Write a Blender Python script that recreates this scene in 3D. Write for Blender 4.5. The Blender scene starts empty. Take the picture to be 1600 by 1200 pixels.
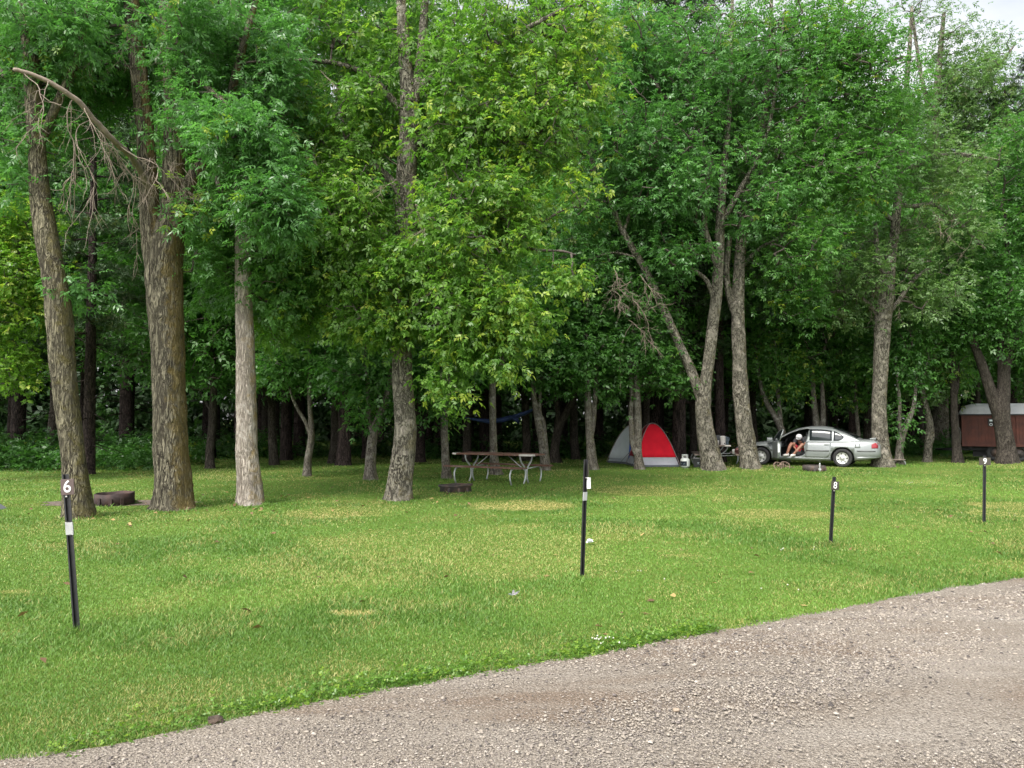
import bpy, bmesh, math, random
import numpy as np
from mathutils import Vector, Matrix

random.seed(7)
RNG = np.random.default_rng(7)
sc = bpy.context.scene
COL = sc.collection
R = math.radians

# ------------------------------------------------------------------ camera model
CAMH = 1.7
F = 1250.0                      # focal length in pixels of the 1600 wide photograph
HY = 653.0                      # row of the horizon
TH = math.atan((HY - 600.0) / F)
CT, ST = math.cos(TH), math.sin(TH)


def P(px, py, D):
    """world point seen at pixel (px,py) at distance D along +Y"""
    a, b = px - 800.0, 600.0 - py
    v = np.array([a, F * CT - b * ST, F * ST + b * CT])
    return v * (D / v[1]) + np.array([0, 0, CAMH])


def G(px, py):
    """ground point seen at pixel (px,py)"""
    a, b = px - 800.0, 600.0 - py
    v = np.array([a, F * CT - b * ST, F * ST + b * CT])
    return v * (-CAMH / v[2]) + np.array([0, 0, CAMH])


# ------------------------------------------------------------------ scene-object helpers
def tag(o, label=None, cat=None, group=None, kind=None):
    if label: o['label'] = label
    if cat: o['category'] = cat
    if group: o['group'] = group
    if kind: o['kind'] = kind
    return o


def thing(name, label, cat, loc=(0, 0, 0), rz=0.0, group=None):
    o = bpy.data.objects.new(name, None)
    o.empty_display_size = 0.2
    COL.objects.link(o)
    o.location = loc
    o.rotation_euler = (0, 0, rz)
    return tag(o, label, cat, group)


def link(name, me, mats=None, parent=None, smooth=False):
    o = bpy.data.objects.new(name, me)
    COL.objects.link(o)
    if mats is not None:
        for m in (mats if isinstance(mats, (list, tuple)) else [mats]):
            me.materials.append(m)
    if smooth:
        me.polygons.foreach_set('use_smooth', [True] * len(me.polygons))
    if parent is not None:
        o.parent = parent
    return o


def mesh_np(name, V, faces, attrs=None, mat_idx=None):
    """faces: list of int arrays (n,k)"""
    me = bpy.data.meshes.new(name)
    V = np.asarray(V, np.float32)
    me.vertices.add(len(V))
    me.vertices.foreach_set('co', V.ravel())
    faces = [f for f in faces if len(f)]
    nl = sum(f.size for f in faces)
    npoly = sum(len(f) for f in faces)
    me.loops.add(nl)
    me.loops.foreach_set('vertex_index', np.concatenate([f.ravel() for f in faces]).astype(np.int32))
    tot = np.concatenate([np.full(len(f), f.shape[1], np.int32) for f in faces])
    st = np.concatenate([[0], np.cumsum(tot)[:-1]]).astype(np.int32)
    me.polygons.add(npoly)
    me.polygons.foreach_set('loop_start', st)
    if mat_idx is not None:
        me.polygons.foreach_set('material_index', np.asarray(mat_idx, np.int32))
    if attrs:
        for k, a in attrs.items():
            at = me.attributes.new(k, 'FLOAT', 'POINT')
            at.data.foreach_set('value', np.asarray(a, np.float32))
    me.update(calc_edges=True)
    return me


# ---- bmesh shape helpers
def bm_box(bm, c, s, rot=None, mi=0, bev=0.0):
    m = Matrix.Translation(Vector(c))
    if rot is not None: m = m @ rot.to_4x4()
    m = m @ Matrix.Diagonal((s[0], s[1], s[2], 1))
    r = bmesh.ops.create_cube(bm, size=1.0, matrix=m)
    fs = set()
    for v in r['verts']:
        for f in v.link_faces: fs.add(f)
    if bev > 0:
        es = set()
        for f in fs:
            for e in f.edges: es.add(e)
        rb = bmesh.ops.bevel(bm, geom=list(es), offset=bev, segments=2, affect='EDGES', profile=0.6)
        fs = {f for f in fs if f.is_valid} | set(rb['faces'])
    for f in fs: f.material_index = mi
    return fs


def bm_tube(bm, pts, rad, sides=8, mi=0, caps=True, flat=1.0):
    pts = [Vector(p) for p in pts]
    n = len(pts)
    if not hasattr(rad, '__len__'): rad = [rad] * n
    rings = []
    up = None
    for i, p in enumerate(pts):
        t = (pts[min(i + 1, n - 1)] - pts[max(i - 1, 0)])
        if t.length < 1e-9: t = Vector((0, 0, 1))
        t.normalize()
        if up is None:
            ref = Vector((0, 0, 1)) if abs(t.z) < 0.9 else Vector((1, 0, 0))
            up = (ref - t * ref.dot(t)).normalized()
        else:
            up = (up - t * up.dot(t)).normalized()
        sd = t.cross(up)
        rings.append([bm.verts.new(p + (up * math.cos(a) * flat + sd * math.sin(a)) * rad[i])
                      for a in [2 * math.pi * k / sides for k in range(sides)]])
    for a, b in zip(rings, rings[1:]):
        for k in range(sides):
            f = bm.faces.new((a[k], a[(k + 1) % sides], b[(k + 1) % sides], b[k]))
            f.material_index = mi
            f.smooth = True
    if caps:
        bm.faces.new(rings[0][::-1]).material_index = mi
        bm.faces.new(rings[-1]).material_index = mi


def bm_lathe(bm, prof, sides=24, mi=0, axis='z', c=(0, 0, 0), close=False):
    """prof list of (r,z)"""
    rings = []
    c = Vector(c)
    for r, z in prof:
        ring = []
        for k in range(sides):
            a = 2 * math.pi * k / sides
            if axis == 'z': v = Vector((r * math.cos(a), r * math.sin(a), z))
            elif axis == 'y': v = Vector((r * math.cos(a), z, r * math.sin(a)))
            else: v = Vector((z, r * math.cos(a), r * math.sin(a)))
            ring.append(bm.verts.new(c + v))
        rings.append(ring)
    prs = list(zip(rings, rings[1:]))
    if close: prs.append((rings[-1], rings[0]))
    for a, b in prs:
        for k in range(sides):
            f = bm.faces.new((a[k], a[(k + 1) % sides], b[(k + 1) % sides], b[k]))
            f.material_index = mi
            f.smooth = True
    if not close:
        if prof[0][0] > 1e-6: bm.faces.new(rings[0][::-1]).material_index = mi
        if prof[-1][0] > 1e-6: bm.faces.new(rings[-1]).material_index = mi


def bm_prism(bm, poly, axis, a, b, mi=0):
    """extrude 2-D polygon along axis ('x','y','z') from a to b"""
    def mk(p, t):
        if axis == 'y': return Vector((p[0], t, p[1]))
        if axis == 'x': return Vector((t, p[0], p[1]))
        return Vector((p[0], p[1], t))
    A = [bm.verts.new(mk(p, a)) for p in poly]
    B = [bm.verts.new(mk(p, b)) for p in poly]
    n = len(poly)
    fs = [bm.faces.new(A), bm.faces.new(B[::-1])]
    for i in range(n):
        fs.append(bm.faces.new((A[i], B[i], B[(i + 1) % n], A[(i + 1) % n])))
    for f in fs: f.material_index = mi
    return fs


def bm_obj(name, bm, mats, parent=None, smooth=False, normals=True):
    if normals: bmesh.ops.recalc_face_normals(bm, faces=bm.faces[:])
    me = bpy.data.meshes.new(name)
    bm.to_mesh(me)
    bm.free()
    return link(name, me, mats, parent, smooth)


def eval_mesh(o, name):
    dg = bpy.context.evaluated_depsgraph_get()
    dg.update()
    me = bpy.data.meshes.new_from_object(o.evaluated_get(dg))
    me.name = name
    return me


def skin_mesh(name, pts, edges, radii, sub=1, root=0):
    me = bpy.data.meshes.new('tmp_skin')
    me.from_pydata([tuple(p) for p in pts], edges, [])
    o = bpy.data.objects.new('tmp_skin', me)
    COL.objects.link(o)
    m = o.modifiers.new('s', 'SKIN')
    m.use_smooth_shade = True
    for i, v in enumerate(me.skin_vertices[0].data):
        r = radii[i]
        v.radius = (r, r) if not hasattr(r, '__len__') else r
        v.use_root = (i == root)
    s = o.modifiers.new('u', 'SUBSURF')
    s.levels = s.render_levels = sub
    out = eval_mesh(o, name)
    bpy.data.objects.remove(o)
    return out


# ------------------------------------------------------------------ materials
def new_mat(name):
    m = bpy.data.materials.new(name)
    m.use_nodes = True
    nt = m.node_tree
    nt.nodes.clear()
    out = nt.nodes.new('ShaderNodeOutputMaterial')
    return m, nt, out


def N(nt, typ, **kw):
    n = nt.nodes.new(typ)
    for k, v in kw.items():
        if k.startswith('i_'):
            n.inputs[k[2:].replace('_', ' ')].default_value = v
        else:
            setattr(n, k, v)
    return n


def mixc(nt, fac, a, b, mode='MIX'):
    n = nt.nodes.new('ShaderNodeMix')
    n.data_type = 'RGBA'
    n.blend_type = mode
    for idx, v in ((0, fac), (6, a), (7, b)):
        if isinstance(v, bpy.types.NodeSocket): nt.links.new(v, n.inputs[idx])
        else: n.inputs[idx].default_value = v if idx == 0 else (tuple(v) + (1,) if len(v) == 3 else v)
    return n.outputs[2]


def ramp(nt, src, stops):
    n = nt.nodes.new('ShaderNodeValToRGB')
    el = n.color_ramp.elements
    while len(el) < len(stops): el.new(0.5)
    for e, (p, c) in zip(el, stops):
        e.position = p
        e.color = tuple(c) + (1,) if hasattr(c, '__len__') else (c, c, c, 1)
    nt.links.new(src, n.inputs[0])
    return n.outputs[0]


def noise(nt, scale, detail=4, rough=0.55, vec=None, dist=0.0):
    n = N(nt, 'ShaderNodeTexNoise')
    n.inputs['Scale'].default_value = scale
    n.inputs['Detail'].default_value = detail
    n.inputs['Roughness'].default_value = rough
    n.inputs['Distortion'].default_value = dist
    if vec is not None: nt.links.new(vec, n.inputs['Vector'])
    return n.outputs['Fac']


def objco(nt, scale=(1, 1, 1)):
    tc = N(nt, 'ShaderNodeTexCoord')
    mp = N(nt, 'ShaderNodeMapping')
    mp.inputs['Scale'].default_value = scale
    nt.links.new(tc.outputs['Object'], mp.inputs['Vector'])
    return mp.outputs['Vector']


def bump(nt, h, strength=0.5, dist=0.02):
    b = N(nt, 'ShaderNodeBump')
    b.inputs['Strength'].default_value = strength
    b.inputs['Distance'].default_value = dist
    nt.links.new(h, b.inputs['Height'])
    return b.outputs['Normal']


def mat_simple(name, col, rough=0.6, metal=0.0, var=0.15, scale=6.0, bumpd=0.0, coat=0.0, spec=0.5, dirt=None):
    m, nt, out = new_mat(name)
    p = N(nt, 'ShaderNodeBsdfPrincipled')
    v = objco(nt)
    f = noise(nt, scale, 5, 0.6, v)
    lo = [c * (1 - var) for c in col]
    hi = [min(1, c * (1 + var)) for c in col]
    c = ramp(nt, f, [(0.3, lo), (0.7, hi)])
    if dirt is not None:
        f2 = noise(nt, scale * 0.35, 6, 0.65, v, 0.6)
        c = mixc(nt, ramp(nt, f2, [(0.5, 0.0), (0.68, 0.8)]), c, dirt)
    nt.links.new(c, p.inputs['Base Color'])
    p.inputs['Roughness'].default_value = rough
    p.inputs['Metallic'].default_value = metal
    p.inputs['Coat Weight'].default_value = coat
    p.inputs['Specular IOR Level'].default_value = spec
    if bumpd > 0:
        nt.links.new(bump(nt, noise(nt, scale * 8, 4, 0.6, v), 0.6, bumpd), p.inputs['Normal'])
    nt.links.new(p.outputs[0], out.inputs[0])
    return m


def mat_leaf(name, dark, mid, young=(0.26, 0.32, 0.04), trans=0.4, rough=0.42, spec=0.5):
    m, nt, out = new_mat(name)
    a1 = N(nt, 'ShaderNodeAttribute', attribute_name='tint')
    a2 = N(nt, 'ShaderNodeAttribute', attribute_name='young')
    c = mixc(nt, a1.outputs['Fac'], dark, mid)
    c = mixc(nt, a2.outputs['Fac'], c, young)
    p = N(nt, 'ShaderNodeBsdfPrincipled')
    p.inputs['Roughness'].default_value = rough
    p.inputs['Specular IOR Level'].default_value = spec
    nt.links.new(c, p.inputs['Base Color'])
    t = N(nt, 'ShaderNodeBsdfTranslucent')
    ct = mixc(nt, 1.0, c, (1.2, 1.5, 0.75), 'MULTIPLY')
    nt.links.new(ct, t.inputs['Color'])
    mx = N(nt, 'ShaderNodeMixShader')
    mx.inputs[0].default_value = trans
    nt.links.new(p.outputs[0], mx.inputs[1])
    nt.links.new(t.outputs[0], mx.inputs[2])
    nt.links.new(mx.outputs[0], out.inputs[0])
    return m


def mat_bark(name, furrow, ridge, lichen=None, lich_amt=0.0, sx=26.0, sz=5.0, pale=None, bd=0.035, side=(0.8, -0.3)):
    m, nt, out = new_mat(name)
    p = N(nt, 'ShaderNodeBsdfPrincipled')
    v0 = objco(nt)
    v = objco(nt, (1, 1, sz / sx))
    wn = N(nt, 'ShaderNodeTexNoise')
    wn.inputs['Scale'].default_value = 7.0
    wn.inputs['Detail'].default_value = 3
    nt.links.new(v, wn.inputs['Vector'])
    sub = N(nt, 'ShaderNodeVectorMath', operation='MULTIPLY_ADD')
    nt.links.new(wn.outputs['Color'], sub.inputs[0])
    sub.inputs[1].default_value = (0.09, 0.09, 0.09)
    nt.links.new(v, sub.inputs[2])
    def furrows(scale, wdt, dist):
        n_ = noise(nt, scale, 3, 0.55, sub.outputs[0], dist)
        a1 = N(nt, 'ShaderNodeMath', operation='SUBTRACT'); nt.links.new(n_, a1.inputs[0]); a1.inputs[1].default_value = 0.5
        a2 = N(nt, 'ShaderNodeMath', operation='ABSOLUTE'); nt.links.new(a1.outputs[0], a2.inputs[0])
        return ramp(nt, a2.outputs[0], [(0.0, 0.0), (wdt, 1.0)])
    f1 = furrows(sx * 0.62, 0.085, 0.8)
    f2 = furrows(sx * 1.25, 0.075, 0.5)
    fine = noise(nt, 70, 5, 0.65, v)
    fm = N(nt, 'ShaderNodeMath', operation='MULTIPLY'); nt.links.new(f1, fm.inputs[0])
    fa = N(nt, 'ShaderNodeMath', operation='MULTIPLY_ADD'); nt.links.new(f2, fa.inputs[0]); fa.inputs[1].default_value = 0.5; fa.inputs[2].default_value = 0.5
    nt.links.new(fa.outputs[0], fm.inputs[1])
    h = N(nt, 'ShaderNodeMath', operation='MULTIPLY_ADD')
    nt.links.new(fine, h.inputs[0]); h.inputs[1].default_value = 0.45
    nt.links.new(fm.outputs[0], h.inputs[2])
    big = noise(nt, 1.6, 4, 0.6, v0)
    c = ramp(nt, h.outputs[0], [(0.34, furrow), (0.7, [0.4 * (a + b) for a, b in zip(furrow, ridge)]), (1.0, ridge)])
    c = mixc(nt, ramp(nt, big, [(0.35, 0.0), (0.7, 0.55)]), c, [x * 0.6 for x in ridge])
    if pale is not None:
        pn = noise(nt, 3.5, 5, 0.7, v0, 0.4)
        c = mixc(nt, ramp(nt, pn, [(0.52, 0.0), (0.66, 0.75)]), c, pale)
    if lichen is not None:
        sep = N(nt, 'ShaderNodeSeparateXYZ')
        ge = N(nt, 'ShaderNodeNewGeometry')
        nt.links.new(ge.outputs['Normal'], sep.inputs[0])
        ma = N(nt, 'ShaderNodeMath', operation='MULTIPLY_ADD')
        nt.links.new(sep.outputs[0], ma.inputs[0])
        ma.inputs[1].default_value = 0.22 * side[0]
        ln = noise(nt, 5.0, 6, 0.7, v0, 0.5)
        nt.links.new(ln, ma.inputs[2])
        c = mixc(nt, ramp(nt, ma.outputs[0], [(0.62 - lich_amt * 0.3, 0.0), (0.82 - lich_amt * 0.3, 0.7)]), c, lichen)
    nt.links.new(c, p.inputs['Base Color'])
    p.inputs['Roughness'].default_value = 0.9
    p.inputs['Specular IOR Level'].default_value = 0.15
    nt.links.new(bump(nt, h.outputs[0], 1.0, bd), p.inputs['Normal'])
    nt.links.new(p.outputs[0], out.inputs[0])
    return m


M = {}
M['bark_ash'] = mat_bark('bark_ash', (0.022, 0.018, 0.013), (0.2, 0.18, 0.122), (0.145, 0.125, 0.04), 0.2, sx=26, sz=4.6)
M['bark_big'] = mat_bark('bark_big', (0.02, 0.016, 0.012), (0.19, 0.172, 0.122), (0.145, 0.108, 0.032), 0.05, sx=22, sz=3.6, side=(1.5, 0))
M['bark_pale'] = mat_bark('bark_pale', (0.12, 0.1, 0.08), (0.42, 0.37, 0.31), (0.26, 0.18, 0.05), 0.05, sx=34, sz=4.5, pale=(0.46, 0.42, 0.37), bd=0.016)
M['bark_grey'] = mat_bark('bark_grey', (0.03, 0.025, 0.02), (0.27, 0.25, 0.195), (0.17, 0.14, 0.06), 0.1, sx=20, sz=8, pale=(0.4, 0.36, 0.3), bd=0.04)
M['bark_thin'] = mat_bark('bark_thin', (0.05, 0.043, 0.034), (0.25, 0.225, 0.185), (0.15, 0.14, 0.06), 0.15, sx=34, sz=9, pale=(0.34, 0.33, 0.29), bd=0.02)
M['bark_dark'] = mat_bark('bark_dark', (0.022, 0.018, 0.014), (0.1, 0.085, 0.07), None, 0, sx=26, sz=8, bd=0.03)
M['bark_pine'] = mat_bark('bark_pine', (0.012, 0.009, 0.009), (0.075, 0.055, 0.05), None, 0, sx=18, sz=6, bd=0.03)
M['twig'] = mat_simple('twig', (0.075, 0.06, 0.05), 0.9, var=0.35, scale=9)
M['twig_dead'] = mat_simple('twig_dead', (0.2, 0.16, 0.125), 0.9, var=0.35, scale=9)

M['leaf_ash'] = mat_leaf('leaf_ash', (0.05, 0.14, 0.035), (0.135, 0.285, 0.09), trans=0.45, rough=0.36)
M['leaf_box'] = mat_leaf('leaf_box', (0.058, 0.14, 0.024), (0.165, 0.295, 0.05), young=(0.34, 0.42, 0.055), trans=0.5)
M['leaf_green'] = mat_leaf('leaf_green', (0.05, 0.14, 0.03), (0.13, 0.275, 0.065), trans=0.48)
M['leaf_maple'] = mat_leaf('leaf_maple', (0.036, 0.11, 0.024), (0.1, 0.225, 0.05), young=(0.17, 0.31, 0.045), trans=0.46)
M['leaf_bright'] = mat_leaf('leaf_bright', (0.075, 0.17, 0.022), (0.19, 0.32, 0.045), young=(0.38, 0.42, 0.07), trans=0.5)
M['leaf_olive'] = mat_leaf('leaf_olive', (0.07, 0.14, 0.045), (0.165, 0.26, 0.09), young=(0.25, 0.26, 0.12), trans=0.45)
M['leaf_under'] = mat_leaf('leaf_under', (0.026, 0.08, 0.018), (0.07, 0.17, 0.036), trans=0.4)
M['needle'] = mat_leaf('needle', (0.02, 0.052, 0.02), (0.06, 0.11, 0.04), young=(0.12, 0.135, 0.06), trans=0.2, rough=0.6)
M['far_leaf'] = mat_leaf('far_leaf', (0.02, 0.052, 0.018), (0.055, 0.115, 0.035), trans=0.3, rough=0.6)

# ------------------------------------------------------------------ vegetation geometry
def unit(v):
    return v / np.maximum(np.linalg.norm(v, axis=-1, keepdims=True), 1e-9)


def catmull(pts, rad, step):
    pts = np.asarray(pts, float); rad = np.asarray(rad, float)
    n = len(pts)
    out, ro = [], []
    for i in range(n - 1):
        p0, p1, p2, p3 = pts[max(i - 1, 0)], pts[i], pts[i + 1], pts[min(i + 2, n - 1)]
        k = max(1, int(np.linalg.norm(p2 - p1) / step))
        for j in range(k):
            t = j / k
            q = 0.5 * ((2 * p1) + (-p0 + p2) * t + (2 * p0 - 5 * p1 + 4 * p2 - p3) * t * t + (-p0 + 3 * p1 - 3 * p2 + p3) * t ** 3)
            out.append(q); ro.append(rad[i] * (1 - t) + rad[i + 1] * t)
    out.append(pts[-1]); ro.append(rad[-1])
    return np.array(out), np.array(ro)


class Tubes:
    def __init__(s): s.V = []; s.F = []; s.T = []; s.n = 0

    def add(s, path, rad, sides=6, wob=0.0, flare=0.0, rng=RNG, ground=True):
        path = np.asarray(path, float); rad = np.asarray(rad, float)
        k = len(path)
        t = np.empty_like(path)
        t[1:-1] = path[2:] - path[:-2]; t[0] = path[1] - path[0]; t[-1] = path[-1] - path[-2]
        t = unit(t)
        tm = t.mean(0)
        ref = np.array([1.0, 0.2, 0]) if abs(tm[0]) < 0.8 * np.linalg.norm(tm) + 1e-9 else np.array([0, 0.3, 1.0])
        u = unit(np.cross(t, ref)); w = np.cross(t, u)
        a = np.linspace(0, 2 * np.pi, sides, endpoint=False)
        rr = np.repeat(rad[:, None], sides, 1)
        if wob > 0:
            L = np.concatenate([[0], np.cumsum(np.linalg.norm(np.diff(path, axis=0), axis=1))])
            for q in range(5):
                m_ = rng.integers(1, 6); ph = rng.uniform(0, 6.28); fz = rng.uniform(0.5, 4)
                rr = rr * (1 + wob * 0.5 * np.sin(m_ * a[None] + ph + np.sin(fz * L[:, None] + ph * 3) * 1.3) * (0.6 + 0.4 * np.sin(fz * 1.7 * L[:, None])))
            rr = rr * (1 + wob * 0.25 * rng.normal(0, 1, rr.shape))
            if flare > 0:
                h = L[:, None]
                ph = rng.uniform(0, 6.28)
                lob = 1 + 0.35 * np.sin(5 * a + ph)[None] + 0.25 * np.sin(3 * a + ph * 2)[None]
                rr = rr * (1 + flare * np.exp(-h / 0.22) * lob)
        V = path[:, None] + (u[:, None] * np.cos(a)[None, :, None] + w[:, None] * np.sin(a)[None, :, None]) * rr[..., None]
        b = s.n
        i = np.arange(k - 1)[:, None] * sides; j = np.arange(sides)[None]; j2 = (j + 1) % sides
        q = np.stack([b + i + j, b + i + j2, b + i + sides + j2, b + i + sides + j], -1).reshape(-1, 4)
        s.V.append(V.reshape(-1, 3)); s.F.append(q)
        tip = path[-1] + t[-1] * rad[-1] * 0.8
        s.V.append(tip[None])
        ti = b + k * sides
        o = b + (k - 1) * sides
        s.T.append(np.stack([o + j[0], o + j2[0], np.full(sides, ti)], -1))
        s.n += k * sides + 1

    def nf(s): return (sum(len(f) for f in s.F), sum(len(f) for f in s.T))

    def mesh(s, name, base, splits=None):
        V = np.concatenate(s.V) - np.asarray(base)
        F_, T_ = np.concatenate(s.F), np.concatenate(s.T)
        mi = None
        if splits:
            a = np.zeros(len(F_), int); b = np.zeros(len(T_), int)
            for fq, ft in splits: a[fq:] += 1; b[ft:] += 1
            mi = np.concatenate([a, b])
        me = mesh_np(name, V, [F_, T_], mat_idx=mi)
        me.polygons.foreach_set('use_smooth', np.ones(len(me.polygons), bool))
        return me


def leaflets(b, d, n, ln, wd, mid=0.45):
    """diamond leaf quads from base b, direction d, normal n"""
    s = unit(np.cross(d, n))
    up = np.cross(s, d)
    m = b + d * (ln * mid)[:, None]
    V = np.stack([b, m + s * (wd / 2)[:, None] + up * (wd * 0.12)[:, None], b + d * ln[:, None] - up * (ln * 0.12)[:, None],
                  m - s * (wd / 2)[:, None] + up * (wd * 0.12)[:, None]], 1)
    return V


def foliage(tips, rng, n_per=14, spread=0.22, L=0.2, ll=0.085, lw=0.036, pairs=3, droop=0.35, young=0.05, ytips=None, centre=None, tilt=0.55, tint0=None, clump=1.0):
    """compound leaves in a clump round every twig tip: V (m,4,3), tint, young"""
    if clump < 1:
        keep = rng.uniform(0, 1, len(tips)) < clump
        tips = tips[keep]; ytips = ytips[keep] if ytips is not None else None; tint0 = tint0[keep] if tint0 is not None else None
        n_per = int(n_per / clump * 0.9)
    Nt = len(tips)
    K = Nt * n_per
    idx = np.repeat(np.arange(Nt), n_per)
    off = rng.normal(0, 1, (K, 3)) * np.array([spread, spread, spread * 0.75])
    base = tips[idx] + off
    az = rng.uniform(0, 2 * np.pi, K)
    d = np.stack([np.cos(az), np.sin(az), -droop + rng.normal(0, 0.35, K)], 1)
    if centre is not None:
        o = tips[idx] - centre; o[:, 2] *= 0.4
        d += unit(o) * 0.55
    d += unit(off) * 0.4
    d = unit(d)
    n = np.array([0, 0, 1.0]) + rng.normal(0, tilt, (K, 3))
    n = unit(n - d * (n * d).sum(1, keepdims=True))
    s = np.cross(d, n)
    tspray = rng.uniform(0, 1, Nt)[idx] * 0.5 if tint0 is None else tint0[idx] * 0.5
    if ytips is None:
        yy = (rng.uniform(0, 1, Nt) < young)[idx].astype(float) * rng.uniform(0.3, 1, K)
    else:
        yy = np.clip(ytips[idx] * rng.uniform(0.2, 1.3, K) * (rng.uniform(0, 1, K) < 0.6), 0, 1)
    tl = tspray + rng.uniform(0, 0.5, K)
    out, T, Y = [], [], []
    Lr = L * rng.uniform(0.7, 1.25, K)
    spec = [(1.0, 0)] + [((q + 1) / (pairs + 0.6), sg) for q in range(pairs) for sg in (-1, 1)]
    for t, sg in spec:
        b = base + d * (Lr * t * 0.8)[:, None]
        if sg == 0: dd = d + rng.normal(0, 0.12, (K, 3))
        else: dd = d * 0.5 + s * (sg * 0.85) + rng.normal(0, 0.16, (K, 3))
        dd[:, 2] -= 0.18 * (droop > 0.1)
        dd = unit(dd)
        nn = unit(n + rng.normal(0, 0.28, (K, 3)))
        ln = ll * rng.uniform(0.75, 1.25, K) * (1.15 if sg == 0 else 1)
        wd = lw * rng.uniform(0.75, 1.25, K)
        out.append(leaflets(b, dd, nn, ln, wd))
        T.append(tl + rng.normal(0, 0.06, K)); Y.append(yy)
    return np.concatenate(out), np.clip(np.concatenate(T), 0, 1), np.concatenate(Y)


def leaf_mesh(name, parts, base):
    V = np.concatenate([p[0] for p in parts])
    T = np.repeat(np.concatenate([p[1] for p in parts]), 4)
    Y = np.repeat(np.concatenate([p[2] for p in parts]), 4)
    m = len(V)
    return mesh_np(name, V.reshape(-1, 3) - np.asarray(base), [np.arange(m * 4).reshape(m, 4)], {'tint': T, 'young': Y})


def grow(nodes, rad, tips, rng, bf=0.3, r_tip=0.006, sag=0.12, rmax=0.6):
    """connect twig tips to the limbs as a balanced spanning tree -> polylines with radii"""
    Mt = len(tips)
    pos = np.zeros((len(nodes) + Mt * 4, 3)); pos[:len(nodes)] = nodes
    plen = np.zeros(len(pos)); own = np.full(len(pos), -1)
    nrad = np.full(len(pos), 9.0); nrad[:len(nodes)] = rad
    nn = len(nodes)
    best = np.full(Mt, 1e9); bi = np.zeros(Mt, int)

    def upd(a, b):
        nonlocal best, bi
        dv = tips[:, None] - pos[None, a:b]
        c = np.linalg.norm(dv, axis=2) + bf * plen[None, a:b] + 0.35 * np.maximum(0, -dv[..., 2])
        j = c.argmin(1); cm = c[np.arange(Mt), j]
        k = cm < best
        best = np.where(k, cm, best); bi = np.where(k, j + a, bi)
    for a in range(0, nn, 200): upd(a, min(a + 200, nn))
    done = np.zeros(Mt, bool)
    conns = []
    for it in range(Mt):
        i = int(np.where(done, 1e9, best).argmin())
        done[i] = True
        s = bi[i]
        p0, p1 = pos[s], tips[i]
        dist = np.linalg.norm(p1 - p0)
        c = 0.5 * (p0 + p1) + rng.normal(0, 0.1 * dist, 3); c[2] += sag * dist
        t = np.array([0, 0.25, 0.5, 0.75, 1.0])[:, None]
        pts = (1 - t) ** 2 * p0 + 2 * t * (1 - t) * c + t ** 2 * p1
        conns.append((s, own[s], pts, min(nrad[s], 9)))
        pos[nn:nn + 4] = pts[1:]
        plen[nn:nn + 4] = plen[s] + dist * np.array([0.25, 0.5, 0.75, 1])
        own[nn:nn + 4] = len(conns) - 1
        upd(nn, nn + 4)
        nn += 4
    cnt = np.ones(len(conns))
    for k in range(len(conns) - 1, -1, -1):
        if conns[k][1] >= 0: cnt[conns[k][1]] += cnt[k]
    res = []
    for k, (s, o, pts, nr) in enumerate(conns):
        r0 = r_tip * cnt[k] ** 0.45
        r0 = min(r0, nr * rmax)
        res.append((pts, np.linspace(r0, max(r_tip * 0.55, r0 * 0.55 if cnt[k] > 2 else r_tip * 0.55), 5)))
    return res


def ell(rng, c, r, n, shell=0.45):
    v = unit(rng.normal(0, 1, (n, 3))) * (rng.uniform(0, 1, n) ** shell)[:, None]
    return np.asarray(c) + v * np.asarray(r)


def pxpath(D, pts, dD=None):
    """pts: (px,py,width px) at distance D -> world path and radii"""
    w, r = [], []
    for i, p in enumerate(pts):
        d = D + (p[3] if len(p) > 3 else 0)
        w.append(P(p[0], p[1], d)); r.append(p[2] / 2 * d / F)
    return np.array(w), np.array(r)


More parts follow.
